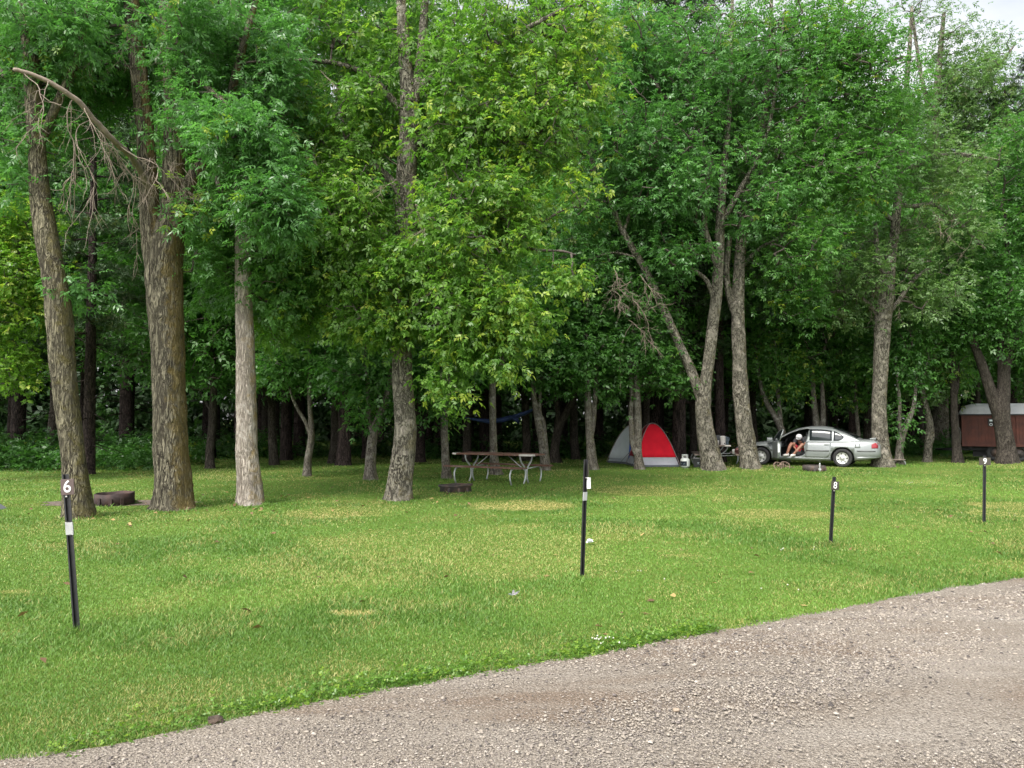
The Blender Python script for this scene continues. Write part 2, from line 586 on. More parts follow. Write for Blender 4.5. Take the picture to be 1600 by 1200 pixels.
def build_tree(name, label, D, stems, crowns, bark, leaf, seed, group=None, step=0.12, sides=20, wob=0.05, flare=0.24,
               leafkw=None, r_tip=0.006, twigmat=None, bf=0.3, zmin=2.2, clear=0, clearp=0.85, clearz=0.0, min_r=0.0, dead=None):
    """stems: list of pixel paths, the first starting on the ground. crowns: pixel ellipses (px,py,rx,ry,dD,rd,n) or ('w',...)"""
    rng = np.random.default_rng(seed)
    tb = Tubes()
    nodes, rads = [], []
    base = None
    for k, st in enumerate(stems):
        w, r = pxpath(D, st) if not isinstance(st, tuple) else st
        if k == 0:
            base = np.array([w[0][0], w[0][1], 0.0])
            w[0][2] = -0.06
        pth, rr = catmull(w, r, step)
        if k > 0:                       # melt the limb into its stem
            q = np.concatenate(nodes)
            tgt = pth[0] - unit(pth[min(3, len(pth) - 1)] - pth[0]) * max(0.15, 3.0 * rr[0])
            j = np.linalg.norm(q - tgt, axis=1).argmin()
            lead = q[j][None] + (pth[0] - q[j])[None] * np.array([0.0, 0.33, 0.67])[:, None]; pth = np.vstack([lead, pth]); rr[:4] *= np.array([0.8, 0.87, 0.93, 0.97])[:len(rr[:4])]; rr = np.concatenate([rr[0] * np.array([0.35, 0.5, 0.75]), rr])
        jit = rng.normal(0, 1, pth.shape).cumsum(0)
        jit -= np.linspace(0, 1, len(jit))[:, None] * jit[-1]
        jit[:, 2] = 0
        pth = pth + jit * rr[:, None] * 0.010
        sd = sides if rr[0] > 0.05 else max(8, sides // 2)
        tb.add(pth, rr, sd, wob, flare if k == 0 else 0.0, rng)
        nodes.append(pth); rads.append(rr)
    root = thing(name, label, 'tree', tuple(base), 0, group)
    ntr = tb.nf()
    nd = np.concatenate(nodes); rd = np.concatenate(rads)
    k = nd[:, 2] > zmin
    nd, rd = nd[k], rd[k]
    tips, par, yt = [], [], []
    lk = dict(n_per=14, spread=0.22)
    if leafkw: lk.update(leafkw)
    young = lk.pop('young', 0.05)
    fol = []
    for c in crowns:
        if c[0] == 'w':
            t = ell(rng, c[1:4], c[4:7], c[7])
            y = 0.0; sc_ = c[8] if len(c) > 8 else 1.0
        else:
            d = D + c[4]
            t = ell(rng, P(c[0], c[1], d), (c[2] * d / F, c[5], c[3] * d / F), c[6])
            y = c[7] if len(c) > 7 else young; sc_ = c[8] if len(c) > 8 else 1.0
        t = t[t[:, 2] > 1.2]
        if clear:
            mp = nodes[0]
            for mp_, mr_ in [(nodes[q], rads[q]) for q in range(min(clear, len(nodes)))]:
                tx = np.interp(t[:, 2], mp_[:, 2], mp_[:, 0]); ty = np.interp(t[:, 2], mp_[:, 2], mp_[:, 1]); tr = np.interp(t[:, 2], mp_[:, 2], mr_)
                hide = (np.abs(t[:, 0] - tx) < tr + 0.3) & (t[:, 1] < ty + 0.1) & (t[:, 2] < mp_[:, 2].max()) & (t[:, 2] > max(mp_[:, 2].min(), clearz))
                t = t[~(hide & (rng.uniform(0, 1, len(t)) < clearp))]
        cen = t.mean(0)
        yv = (rng.uniform(0, 1, len(t)) < y).astype(float) * rng.uniform(0.4, 1, len(t))
        kk = dict(lk)
        if sc_ != 1.0:
            kk['spread'] = lk['spread'] * sc_; kk['L'] = lk.get('L', 0.2) * sc_; kk['ll'] = lk.get('ll', 0.085) * sc_; kk['lw'] = lk.get('lw', 0.036) * sc_
        # light and dark clumps: neighbouring sprays share a tint
        ph = rng.uniform(0, 6.28, 3)
        tz = 0.5 + 0.5 * np.sin(t @ np.array([1.9, 1.3, 2.2]) + ph[0]) * np.sin(t @ np.array([-1.1, 2.3, 1.2]) + ph[1])
        tz = np.clip(tz * 0.7 + rng.uniform(0, 0.3, len(t)), 0, 1)
        fol.append(foliage(t, rng, ytips=yv, centre=cen, tint0=tz, **kk))
        tips.append(t)
    if tips:
        tips = np.concatenate(tips)
        for pts, rr in grow(nd, rd, tips, rng, bf=bf, r_tip=r_tip):
            tb.add(pts, np.maximum(rr, min_r), 6 if rr[0] > 0.02 else 4)
    nbr = tb.nf()
    if dead is not None:
        for st_, len_, r_, dr_, kids_ in dead:
            bare_twigs(st_, rng, len_, r_, dr_, kids_, tb)
    link('trunk', tb.mesh('trunk', base, [ntr, nbr]), [M[bark], M[twigmat or 'twig'], M['twig_dead']], root)
    if tips is not None and len(tips):
        link('crown', leaf_mesh('crown', fol, base), M[leaf], root)
    return root, base, nd


def bare_twigs(starts, rng, length, r=0.006, droop=1.0, kids=3, tb=None):
    """thin leafless twigs that hang from the start points"""
    tb = tb or Tubes()

    def walk(p, d, n, r, lvl):
        pts = [p]; st = 0.09
        for _ in range(n):
            d = unit(d + rng.normal(0, 0.16, 3) + np.array([0, 0, -0.10 * droop]))
            p = p + d * st; pts.append(p)
            if lvl < 2 and rng.uniform() < kids / max(n, 1):
                walk(p, unit(d + rng.normal(0, 0.55, 3)), max(3, int(n * rng.uniform(0.3, 0.6))), r * 0.7, lvl + 1)
        tb.add(np.array(pts), np.linspace(r, r * 0.45, len(pts)), 4)
    for s in starts:
        d = unit(np.array([rng.normal(0, 0.5), rng.normal(0, 0.5), -0.5 * droop]))
        walk(np.asarray(s, float), d, max(3, int(length * rng.uniform(0.5, 1.1) / 0.09)), r * rng.uniform(0.7, 1.2), 0)
    return tb



# ================================================================== SETTING
def wave_noise(x, y, scale, seed, octaves=4):
    r = np.random.default_rng(seed)
    v = np.zeros_like(x); amp = 1.0; tot = 0
    for o in range(octaves):
        for _ in range(5):
            a = r.uniform(0, 6.28); f = scale * 2 ** o * r.uniform(0.7, 1.4); ph = r.uniform(0, 6.28)
            ph2 = r.uniform(0, 6.28)
            v += amp * np.sin((x * np.cos(a) + y * np.sin(a)) * f + ph + 1.2 * np.sin((x * np.sin(a) - y * np.cos(a)) * f * 0.7 + ph2)) / 5
        tot += amp * 0.45; amp *= 0.6
    return np.clip(0.5 + 0.5 * v / tot, 0, 1)


EDGE = np.array([[-30, -12.2]] + [list(G(*p)[:2]) for p in [(0, 1185), (120, 1171), (200, 1158), (330, 1131), (420, 1112), (500, 1095), (600, 1077), (700, 1060), (850, 1034), (910, 1026), (1000, 1008),
                                      (1100, 989), (1200, 973), (1350, 944), (1450, 924), (1600, 903)]] + [[9.5, 10.9], [16, 15.2], [30, 25.5], [60, 48]])


def edge_y(x):
    return np.interp(x, EDGE[:, 0], EDGE[:, 1])


DRY = [(518, 802, 0.7, 0.6), (815, 790, 0.8, 0.8), (1003, 767, 0.95, 1.1), (1205, 803, 0.75, 0.62), (1590, 791, 0.7, 0.6), (1560, 803, 0.4, 0.4), (560, 960, 0.16, 0.1), (1060, 868, 0.22, 0.08), (18, 925, 0.14, 0.08), (545, 958, 0.15, 0.08)]


def dryness(x, y):
    d = wave_noise(x, y * 1.0, 0.8, 3, 4)
    d = np.clip((d - 0.5) * 2.6, 0, 1) * 0.95
    d = d + np.clip((wave_noise(x, y, 3.1, 5, 3) - 0.55) * 1.8, 0, 0.5)
    hard = np.zeros_like(d)
    for px, py, rx, ry in DRY:
        c = G(px, py)
        q = np.hypot((x - c[0]) / rx, (y - c[1]) / ry) + 0.35 * (wave_noise(x, y, 4.0, 9, 3) - 0.5)
        hard = np.maximum(hard, np.clip((1.32 - q) * 3, 0, 1))
    e = y - edge_y(x)
    d = d + 0.35 * np.clip(1 - np.abs(e - 0.45) / 0.5, 0, 1)
    return np.clip(d, 0, 1), hard


def mat_grass(name, ground=False):
    m, nt, out = new_mat(name)
    p = N(nt, 'ShaderNodeBsdfPrincipled')
    if ground:
        v = objco(nt)
        n1 = noise(nt, 0.5, 6, 0.6, v)
        n2 = noise(nt, 14, 6, 0.7, v)
        c = ramp(nt, n1, [(0.3, (0.08, 0.14, 0.022)), (0.5, (0.1, 0.165, 0.028)), (0.7, (0.18, 0.19, 0.05))])
        c = mixc(nt, ramp(nt, n2, [(0.35, 0.0), (0.7, 0.8)]), c, (0.075, 0.1, 0.022))
        nt.links.new(bump(nt, n2, 1.0, 0.05), p.inputs['Normal'])
        p.inputs['Roughness'].default_value = 0.95
        p.inputs['Specular IOR Level'].default_value = 0.1
        nt.links.new(c, p.inputs['Base Color'])
        nt.links.new(p.outputs[0], out.inputs[0])
        return m
    a1 = N(nt, 'ShaderNodeAttribute', attribute_name='tint')
    a2 = N(nt, 'ShaderNodeAttribute', attribute_name='dry')
    c = mixc(nt, a1.outputs['Fac'], (0.068, 0.15, 0.019), (0.148, 0.275, 0.04))
    c = mixc(nt, a2.outputs['Fac'], c, (0.46, 0.38, 0.15))
    p.inputs['Roughness'].default_value = 0.5
    p.inputs['Specular IOR Level'].default_value = 0.35
    nt.links.new(c, p.inputs['Base Color'])
    t = N(nt, 'ShaderNodeBsdfTranslucent')
    nt.links.new(c, t.inputs['Color'])
    mx = N(nt, 'ShaderNodeMixShader'); mx.inputs[0].default_value = 0.3
    nt.links.new(p.outputs[0], mx.inputs[1]); nt.links.new(t.outputs[0], mx.inputs[2])
    nt.links.new(mx.outputs[0], out.inputs[0])
    return m


M['lawn'] = mat_grass('lawn', True)
M['blade'] = mat_grass('blade')

# ---- ground sheet
bm = bmesh.new()
bmesh.ops.create_grid(bm, x_segments=60, y_segments=60, size=600)
lawn = bm_obj('lawn', bm, M['lawn'])
tag(lawn, kind='structure')

# ---- gravel road, a sheet that lies just above the lawn and has a slightly rounded crown
m, nt, out = new_mat('gravel_base')
p = N(nt, 'ShaderNodeBsdfPrincipled')
v = objco(nt)
rot = N(nt, 'ShaderNodeMapping'); rot.inputs['Rotation'].default_value = (0, 0, -R(29)); rot.inputs['Scale'].default_value = (0.35, 1.3, 1)
tc = N(nt, 'ShaderNodeTexCoord'); nt.links.new(tc.outputs['Object'], rot.inputs['Vector'])
streak = noise(nt, 1.0, 5, 0.62, rot.outputs[0], 0.3)
c = ramp(nt, streak, [(0.36, (0.175, 0.132, 0.098)), (0.5, (0.222, 0.19, 0.155)), (0.68, (0.27, 0.24, 0.205))])
g1 = noise(nt, 75, 4, 0.7, v)
c = mixc(nt, ramp(nt, g1, [(0.36, 0.85), (0.5, 0.0)]), c, (0.08, 0.067, 0.057))
c = mixc(nt, ramp(nt, g1, [(0.56, 0.0), (0.7, 0.8)]), c, (0.46, 0.43, 0.39))
vo = N(nt, 'ShaderNodeTexVoronoi'); vo.inputs['Scale'].default_value = 60; nt.links.new(v, vo.inputs['Vector'])
hh = N(nt, 'ShaderNodeMath', operation='MULTIPLY_ADD'); nt.links.new(g1, hh.inputs[0]); hh.inputs[1].default_value = 1.2
inv = N(nt, 'ShaderNodeMath', operation='SUBTRACT'); inv.inputs[0].default_value = 1.0; nt.links.new(vo.outputs['Distance'], inv.inputs[1])
nt.links.new(inv.outputs[0], hh.inputs[2])
nt.links.new(bump(nt, hh.outputs[0], 1.0, 0.012), p.inputs['Normal'])
nt.links.new(c, p.inputs['Base Color']); p.inputs['Roughness'].default_value = 0.95; p.inputs['Specular IOR Level'].default_value = 0.15
nt.links.new(p.outputs[0], out.inputs[0]); M['gravel_base'] = m

xs = np.arange(-30, 60.01, 0.15)
W = 7.5
rows = np.linspace(0, 1, 16)
V = []
ragged = 0.10 * (wave_noise(xs, xs * 0, 4.0, 21, 3) - 0.5) + 0.05 * (wave_noise(xs, xs * 0, 17.0, 22, 2) - 0.5)
for t in rows:
    yy = edge_y(xs) + ragged * (1 - t) + 0.02 - t * W * 1.15
    z = 0.004 + 0.035 * np.sin(np.pi * t) + 0.018 * (wave_noise(xs, yy, 1.2, 31, 3) - 0.5) * min(1, t * 8) * (t < 0.99)
    V.append(np.stack([xs + t * W * 0.5, yy, np.maximum(z, 0.004)], 1))
V = np.concatenate(V); nx = len(xs)
i = np.arange(len(rows) - 1)[:, None] * nx; j = np.arange(nx - 1)[None]
q = np.stack([i + j, i + nx + j, i + nx + j + 1, i + j + 1], -1).reshape(-1, 4)
road = link('gravel_road', mesh_np('gravel_road', V, [q]), M['gravel_base'], None, True)
tag(road, kind='structure')

# ---- loose stones of the road
m, nt, out = new_mat('stones')
a = N(nt, 'ShaderNodeAttribute', attribute_name='tint')
c = ramp(nt, a.outputs['Fac'], [(0.0, (0.03, 0.027, 0.026)), (0.22, (0.14, 0.12, 0.11)), (0.45, (0.225, 0.197, 0.165)), (0.7, (0.265, 0.23, 0.19)), (0.92, (0.33, 0.3, 0.265)), (1.0, (0.45, 0.43, 0.39))])
p = N(nt, 'ShaderNodeBsdfPrincipled'); p.inputs['Roughness'].default_value = 0.85; p.inputs['Specular IOR Level'].default_value = 0.25
nt.links.new(c, p.inputs['Base Color']); nt.links.new(p.outputs[0], out.inputs[0]); M['stones'] = m


def road_z(x, y):
    t = np.clip((edge_y(x) - y) / (W * 1.15), 0, 1)
    return 0.004 + 0.035 * np.sin(np.pi * t)


rg = np.random.default_rng(5)
NS = 150000
D = 3.2 * (11.0 / 3.2) ** (rg.uniform(0, 1, int(NS * 2.4)) ** 0.8)
x = rg.uniform(-0.78, 0.78, int(NS * 2.4)) * D
k = D < edge_y(x) + 0.05 * rg.normal(0, 1, int(NS * 2.4)) - 0.02
# the wheel tracks hold fewer loose stones
st = wave_noise(x * 0.87 + D * 0.5, (D * 0.87 - x * 0.5) * 3.0, 0.7, 44, 3)
k &= rg.uniform(0, 1, len(k)) < np.clip(0.12 + 1.7 * (st - 0.3), 0.1, 1)
x, D = x[k][:NS], D[k][:NS]
n = len(x)
octv = np.array([[1, 0, 0], [0, 1, 0], [-1, 0, 0], [0, -1, 0], [0, 0, 1], [0, 0, -0.6]], float)
octv = np.concatenate([octv, unit(np.array([[1, 1, .8], [-1, 1, .8], [-1, -1, .8], [1, -1, .8]], float))])
of = np.array([[0, 1, 6], [1, 2, 7], [2, 3, 8], [3, 0, 9], [0, 6, 9], [1, 7, 6], [2, 8, 7], [3, 9, 8], [6, 4, 9], [7, 4, 6], [8, 4, 7], [9, 4, 8]])
size = np.exp(rg.normal(-5.5, 0.46, n)) * np.clip(D / 5.0, 0.85, 1.5)
size = np.clip(size, 0.0022, 0.017)
sh = rg.uniform(0.65, 1.35, (n, 1, 3)); sh[:, :, 2] *= 0.6
az = rg.uniform(0, 6.28, n)
vv = octv[None] * sh * size[:, None, None] * (1 + rg.normal(0, 0.14, (n, 10, 1)))
ca, sa = np.cos(az)[:, None], np.sin(az)[:, None]
X = vv[..., 0] * ca - vv[..., 1] * sa + x[:, None]
Y = vv[..., 0] * sa + vv[..., 1] * ca + D[:, None]
Z = vv[..., 2] + (road_z(x, D) + size * 0.25)[:, None]
tint = np.clip(rg.beta(2.2, 2.4, n), 0, 1); tint[rg.uniform(0, 1, n) < 0.06] = 0.05
VV = np.stack([X, Y, Z], -1).reshape(-1, 3)
FF = (of[None] + (np.arange(n) * 10)[:, None, None]).reshape(-1, 3)
gr = link('gravel', mesh_np('gravel', VV, [FF], {'tint': np.repeat(tint, 10)}), M['stones'])
tag(gr, kind='stuff')

# ---- grass blades
rg = np.random.default_rng(11)
NB = 1000000
u = rg.uniform(0, 1, NB)
D0, D1, ex = 3.7, 44.0, 1.55
D = (D0 ** (1 - ex) + u * (D1 ** (1 - ex) - D0 ** (1 - ex))) ** (1 / (1 - ex))
x = rg.uniform(-0.74, 0.74, NB) * D + rg.uniform(-0.8, 0.8, NB)
BASES = [(123, 809, .24), (270, 797, .36), (391, 791, .25), (622, 783, .28), (1115, 736, .38), (1173, 734, .36), (1380, 728, .4), (1574, 726, .4), (121, 988, .04), (909, 903, .04), (1297, 853, .05), (1537, 818, .05), (698, 752, .13), (579, 754, .17), (480, 747, .12), (158, 791, .38), (710, 771, .4)]
tx, ty = [], []
for px, py, r in BASES:
    g = G(px, py); m_ = int(600 + 900 * r); a = rg.uniform(0, 6.28, m_); q = r * (1 if py < 770 or py > 780 else 1) + np.abs(rg.normal(0, 0.07, m_))
    tx.append(g[0] + np.cos(a) * q); ty.append(g[1] + np.sin(a) * q + (r if (px, py) in ((158, 791), (710, 771)) else 0))
tx, ty = np.concatenate(tx), np.concatenate(ty)
tuft = np.concatenate([np.zeros(len(x)), np.ones(len(tx))])
x, D = np.concatenate([x, tx]), np.concatenate([D, ty])
e = D - edge_y(x)
k = e > -0.03 + 0.05 * (wave_noise(x, D, 6.0, 23, 3) - 0.5) * 2
x, D, e, tuft = x[k], D[k], e[k], tuft[k]
dry, hard = dryness(x, D)
k = rg.uniform(0, 1, len(x)) > hard * 0.25
# bare ash round the fire ring
fr = G(165, 789)
fq = np.hypot((x - fr[0]) / 1.5, (D - fr[1] - 0.35) / 0.62)
k &= (tuft > 0.5) & (rg.uniform(0, 1, len(x)) < 0.5) | (fq > 0.85 + 0.3 * rg.uniform(0, 1, len(x)))
x, D, e, dry, hard, tuft = x[k], D[k], e[k], dry[k], hard[k], tuft[k]
n = len(x)
lush = np.clip((wave_noise(x, D, 1.0, 13, 3) - 0.45) * 3, 0, 1)
ht = (0.016 + 0.015 * lush) * np.exp(rg.normal(0, 0.3, n)) * (1 - 0.55 * hard)
ht *= 1 + 0.25 * np.clip(1 - e / 0.3, 0, 1)
ht *= 1 + 1.5 * tuft * rg.uniform(0.3, 1, n)
wd = np.maximum(0.0038, D / 800 * 0.75) * rg.uniform(0.7, 1.3, n)
az = rg.uniform(0, 6.28, n)
side = np.stack([np.cos(az), np.sin(az) * 0.6, np.zeros(n)], 1)
ln = rg.normal(0, 0.55, (n, 2)) * ht[:, None]
b = np.stack([x, D, np.full(n, -0.002)], 1)
mid = b + np.stack([ln[:, 0] * 0.3, ln[:, 1] * 0.3, ht * 0.55], 1)
tip = b + np.stack([ln[:, 0], ln[:, 1], ht], 1)
hw = (side * wd[:, None]) * 0.5
VV = np.stack([b - hw, b + hw, mid + hw * 0.8, mid - hw * 0.8, tip], 1).reshape(-1, 3)
o = (np.arange(n) * 5)[:, None]
Q = o + np.array([[0, 1, 2, 3]]); T3 = o + np.array([[3, 2, 4]])
green = np.clip(wave_noise(x, D, 0.55, 17, 3) * 0.8 + rg.uniform(-0.1, 0.4, n) - 0.35 * lush, 0, 1)
bd = (rg.uniform(0, 1, n) < dry * 0.52 + 0.04) * rg.uniform(0.35, 1.0, n)
bd = np.maximum(bd * 0.75, hard * rg.uniform(0.75, 1.0, n))
gz = link('grass', mesh_np('grass', VV, [Q, T3], {'tint': np.repeat(green, 5), 'dry': np.repeat(np.clip(bd, 0, 1), 5)}), M['blade'])
tag(gz, kind='stuff')

# ---- low broad-leaved weeds along the road edge and clover in the lawn
rg = np.random.default_rng(12)
nw = 1500
x = np.concatenate([rg.uniform(-3.6, 9, nw), rg.uniform(-1.5, 2.5, 500)])
ee = np.concatenate([np.abs(rg.normal(0.0, 0.2, nw)) - 0.03, np.abs(rg.normal(0.02, 0.08, 500))])
k = (wave_noise(x, x * 0, 2.2, 25, 3) + 0.1 * (x < -0.9) + 0.06 * (np.abs(x - 0.5) < 0.9) - 0.16 * (x > 1.6)) > 0.58 + rg.uniform(-0.12, 0.12, len(x))
x, ee = x[k], ee[k]
y = edge_y(x) + ee
tips = np.stack([x, y, np.full(len(x), 0.008)], 1)
V_, T_, Y_ = foliage(tips, rg, n_per=5, spread=0.03, L=0.026, ll=0.02, lw=0.013, pairs=1, droop=-0.25, young=0.25, tilt=0.3)
V_[..., 2] = np.maximum(V_[..., 2], 0.006)
M['leaf_weed'] = mat_leaf('leaf_weed', (0.06, 0.14, 0.018), (0.135, 0.25, 0.035), young=(0.2, 0.3, 0.03))
wo = link('weeds', leaf_mesh('weeds', [(V_, T_, Y_)], (0, 0, 0)), M['leaf_weed']); tag(wo, kind='stuff')

# fallen leaves and bits of bark
lx = np.concatenate([rg.uniform(-0.62, 0.62, 170) * (ld := rg.uniform(5, 24, 170)), rg.normal(-5.5, 1.8, 70), rg.normal(-2.3, 1.2, 40)])
ly = np.concatenate([ld, rg.normal(14.6, 0.9, 70), rg.normal(16.2, 0.8, 40)])
k = ly > edge_y(lx) + 0.1
tips = np.stack([lx[k], ly[k], np.full(k.sum(), 0.03)], 1)
V_, T_, Y_ = foliage(tips, rg, n_per=1, spread=0.05, L=0.02, ll=0.075, lw=0.045, pairs=0, droop=0.0, young=0.4, tilt=0.4)
V_[..., 2] = np.maximum(V_[..., 2], 0.016)
M['leaf_fallen'] = mat_leaf('leaf_fallen', (0.07, 0.04, 0.022), (0.2, 0.12, 0.05), young=(0.36, 0.26, 0.1), trans=0.15, rough=0.7)
fo = link('fallen_leaves', leaf_mesh('fallen_leaves', [(V_, T_, Y_)], (0, 0, 0)), M['leaf_fallen']); tag(fo, kind='stuff')

# white clover heads
M['clover'] = mat_simple('clover', (0.42, 0.42, 0.36), 0.9, var=0.1, scale=40)
bm = bmesh.new()
spots = []
for (cx, cy, r, nn) in [(938, 1011, 0.08, 14), (1385, 757, 0.4, 8), (1430, 757, 0.5, 8), (1228, 865, 0.25, 5), (1250, 930, 0.3, 3), (1530, 805, 0.4, 6), (990, 905, 0.4, 4)]:
    c = G(cx, cy)
    for _ in range(nn): spots.append((c[0] + rg.normal(0, r), c[1] + rg.normal(0, r * 0.5)))
for (cx, cy) in spots:
    s = rg.uniform(0.005, 0.0085) * max(1, cy / 18)
    bmesh.ops.create_icosphere(bm, subdivisions=1, radius=s, matrix=Matrix.Translation((cx, cy, rg.uniform(0.05, 0.075))))
co = bm_obj('clover_flowers', bm, M['clover'], smooth=True); tag(co, kind='stuff')

# ---- bare ash and bark litter round the left fire ring
M['ash_soil'] = mat_simple('ash_soil', (0.13, 0.1, 0.08), 0.95, var=0.5, scale=16, bumpd=0.03, dirt=(0.05, 0.04, 0.035))
bm = bmesh.new()
ring = []
for a in range(40):
    t = a / 40 * 6.283
    rr = 1 + 0.1 * math.sin(3 * t + 1) + 0.08 * math.sin(7 * t)
    ring.append(bm.verts.new((fr[0] + 1.5 * rr * math.cos(t), fr[1] + 0.35 + 0.62 * rr * math.sin(t), 0.005)))
bm.faces.new(ring)
bp = bm_obj('dirt_patch', bm, M['ash_soil']); tag(bp, kind='structure')

# ---- sky, sun
w = bpy.data.worlds.new('World'); sc.world = w; w.use_nodes = True
nt = w.node_tree; nt.nodes.clear()
out = nt.nodes.new('ShaderNodeOutputWorld'); bg = nt.nodes.new('ShaderNodeBackground')
sky = nt.nodes.new('ShaderNodeTexSky'); sky.sky_type = 'NISHITA'; sky.sun_disc = False
SUN_EL, SUN_AZ = R(51), R(212)          # azimuth clockwise from +Y: behind the camera, to its left
sky.sun_elevation = SUN_EL; sky.sun_rotation = SUN_AZ
sky.air_density = 1.0; sky.dust_density = 3.0; sky.ozone_density = 1.0
bw = nt.nodes.new('ShaderNodeRGBToBW'); nt.links.new(sky.outputs[0], bw.inputs[0])
grey = mixc(nt, 1.0, (1, 1, 1), (0.98, 1.0, 1.05), 'MULTIPLY')
gm = nt.nodes.new('ShaderNodeMix'); gm.data_type = 'RGBA'; gm.blend_type = 'MULTIPLY'; gm.inputs[0].default_value = 1.0
nt.links.new(bw.outputs[0], gm.inputs[6]); gm.inputs[7].default_value = (1.0, 1.0, 1.01, 1)
tcw = nt.nodes.new('ShaderNodeTexCoord'); mpw = nt.nodes.new('ShaderNodeMapping'); mpw.inputs['Scale'].default_value = (1, 1, 2.5)
nt.links.new(tcw.outputs['Generated'], mpw.inputs['Vector'])
cl = noise(nt, 2.2, 6, 0.6, mpw.outputs[0], 0.4)
cf = ramp(nt, cl, [(0.3, 0.75), (0.6, 0.97)])
cc = mixc(nt, cf, sky.outputs[0], gm.outputs[2])
lv = mixc(nt, 1.0, cc, ramp(nt, cl, [(0.25, 0.85), (0.7, 1.3)]), 'MULTIPLY')
nt.links.new(lv, bg.inputs['Color']); bg.inputs['Strength'].default_value = 0.135
nt.links.new(bg.outputs[0], out.inputs[0])

sl = bpy.data.lights.new('sun', 'SUN'); sl.energy = 1.5; sl.angle = R(22); sl.color = (1.0, 0.95, 0.87)
so = bpy.data.objects.new('sun', sl); COL.objects.link(so)
dirv = Vector((math.sin(SUN_AZ) * math.cos(SUN_EL), math.cos(SUN_AZ) * math.cos(SUN_EL), math.sin(SUN_EL)))
so.rotation_euler = dirv.to_track_quat('Z', 'Y').to_euler()

# ---- camera
cd = bpy.data.cameras.new('camera'); cam = bpy.data.objects.new('camera', cd); COL.objects.link(cam)
cam.location = (0, 0, CAMH); cam.rotation_euler = (math.pi / 2 + TH, 0, 0)
cd.sensor_width = 36; cd.lens = 36 * F / 1600; cd.clip_end = 2000; cd.clip_start = 0.05
sc.camera = cam
sc.render.resolution_x, sc.render.resolution_y = 1024, 768
sc.view_settings.view_transform = 'Standard'; sc.view_settings.look = 'None'
sc.view_settings.exposure = 1.8; sc.view_settings.gamma = 1
sc.cycles.max_bounces = 8; sc.cycles.diffuse_bounces = 4; sc.cycles.transmission_bounces = 4; sc.cycles.transparent_max_bounces = 8
sc.cycles.use_denoising = True

# ================================================================== TREES
FD = 5.0 # dense limb spacing
ASH = dict(n_per=15, clump=0.62, spread=0.2, L=0.2, ll=0.095, lw=0.034, pairs=3, droop=0.45, young=0.03)
BOX = dict(n_per=13, clump=0.5, spread=0.21, L=0.17, ll=0.1, lw=0.048, pairs=2, droop=0.6, young=0.3)
FAR = dict(n_per=13, clump=0.62, spread=0.29, L=0.24, ll=0.13, lw=0.055, pairs=2, droop=0.35, young=0.05)
MAP = dict(n_per=12, spread=0.3, L=0.2, ll=0.14, lw=0.075, pairs=1, droop=0.3, young=0.05)

# 1 leaning mossy ash at the far left
t1, b1, n1 = build_tree('ash_tree', 'mossy ash trunk leaning left behind the post numbered 6', 13.7,
    [[(123, 809, 44), (120, 770, 40), (115, 720, 35), (106, 640, 35), (99, 560, 37), (94, 495, 38), (88, 440, 35), (76, 370, 34), (66, 300, 30), (60, 220, 25), (52, 120, 24), (42, 0, 22), (30, -200, 16), (20, -400, 8)],
     [(60, 230, 16), (90, 160, 13), (120, 90, 11), (140, 0, 8)]],
    [(40, 150, 110, 90, 1.6, 1.3, 140), (130, 60, 130, 90, 1.8, 1.4, 170), (20, 20, 90, 50, -.4, 1.0, 60), (55, 110, 75, 80, 0.2, .45, 60), (60, 215, 40, 40, 0.1, .4, 16), (110, 30, 50, 50, -.3, .5, 24), (112, 440, 20, 35, 0.2, 0.25, 9), (40, 290, 40, 40, 0, .4, 9), (20, 230, 40, 40, 0, .4, 9),
     ('w', -8.5, 17.5, 12, 4.5, 4, 2.5, 90, 1.7)],  # unseen top foliage, pushed back behind the trunk to shade the rear lawn
    'bark_ash', 'leaf_ash', 101, r_tip=0.009, clear=1, clearp=0.6, sides=40, leafkw=ASH, step=0.06)

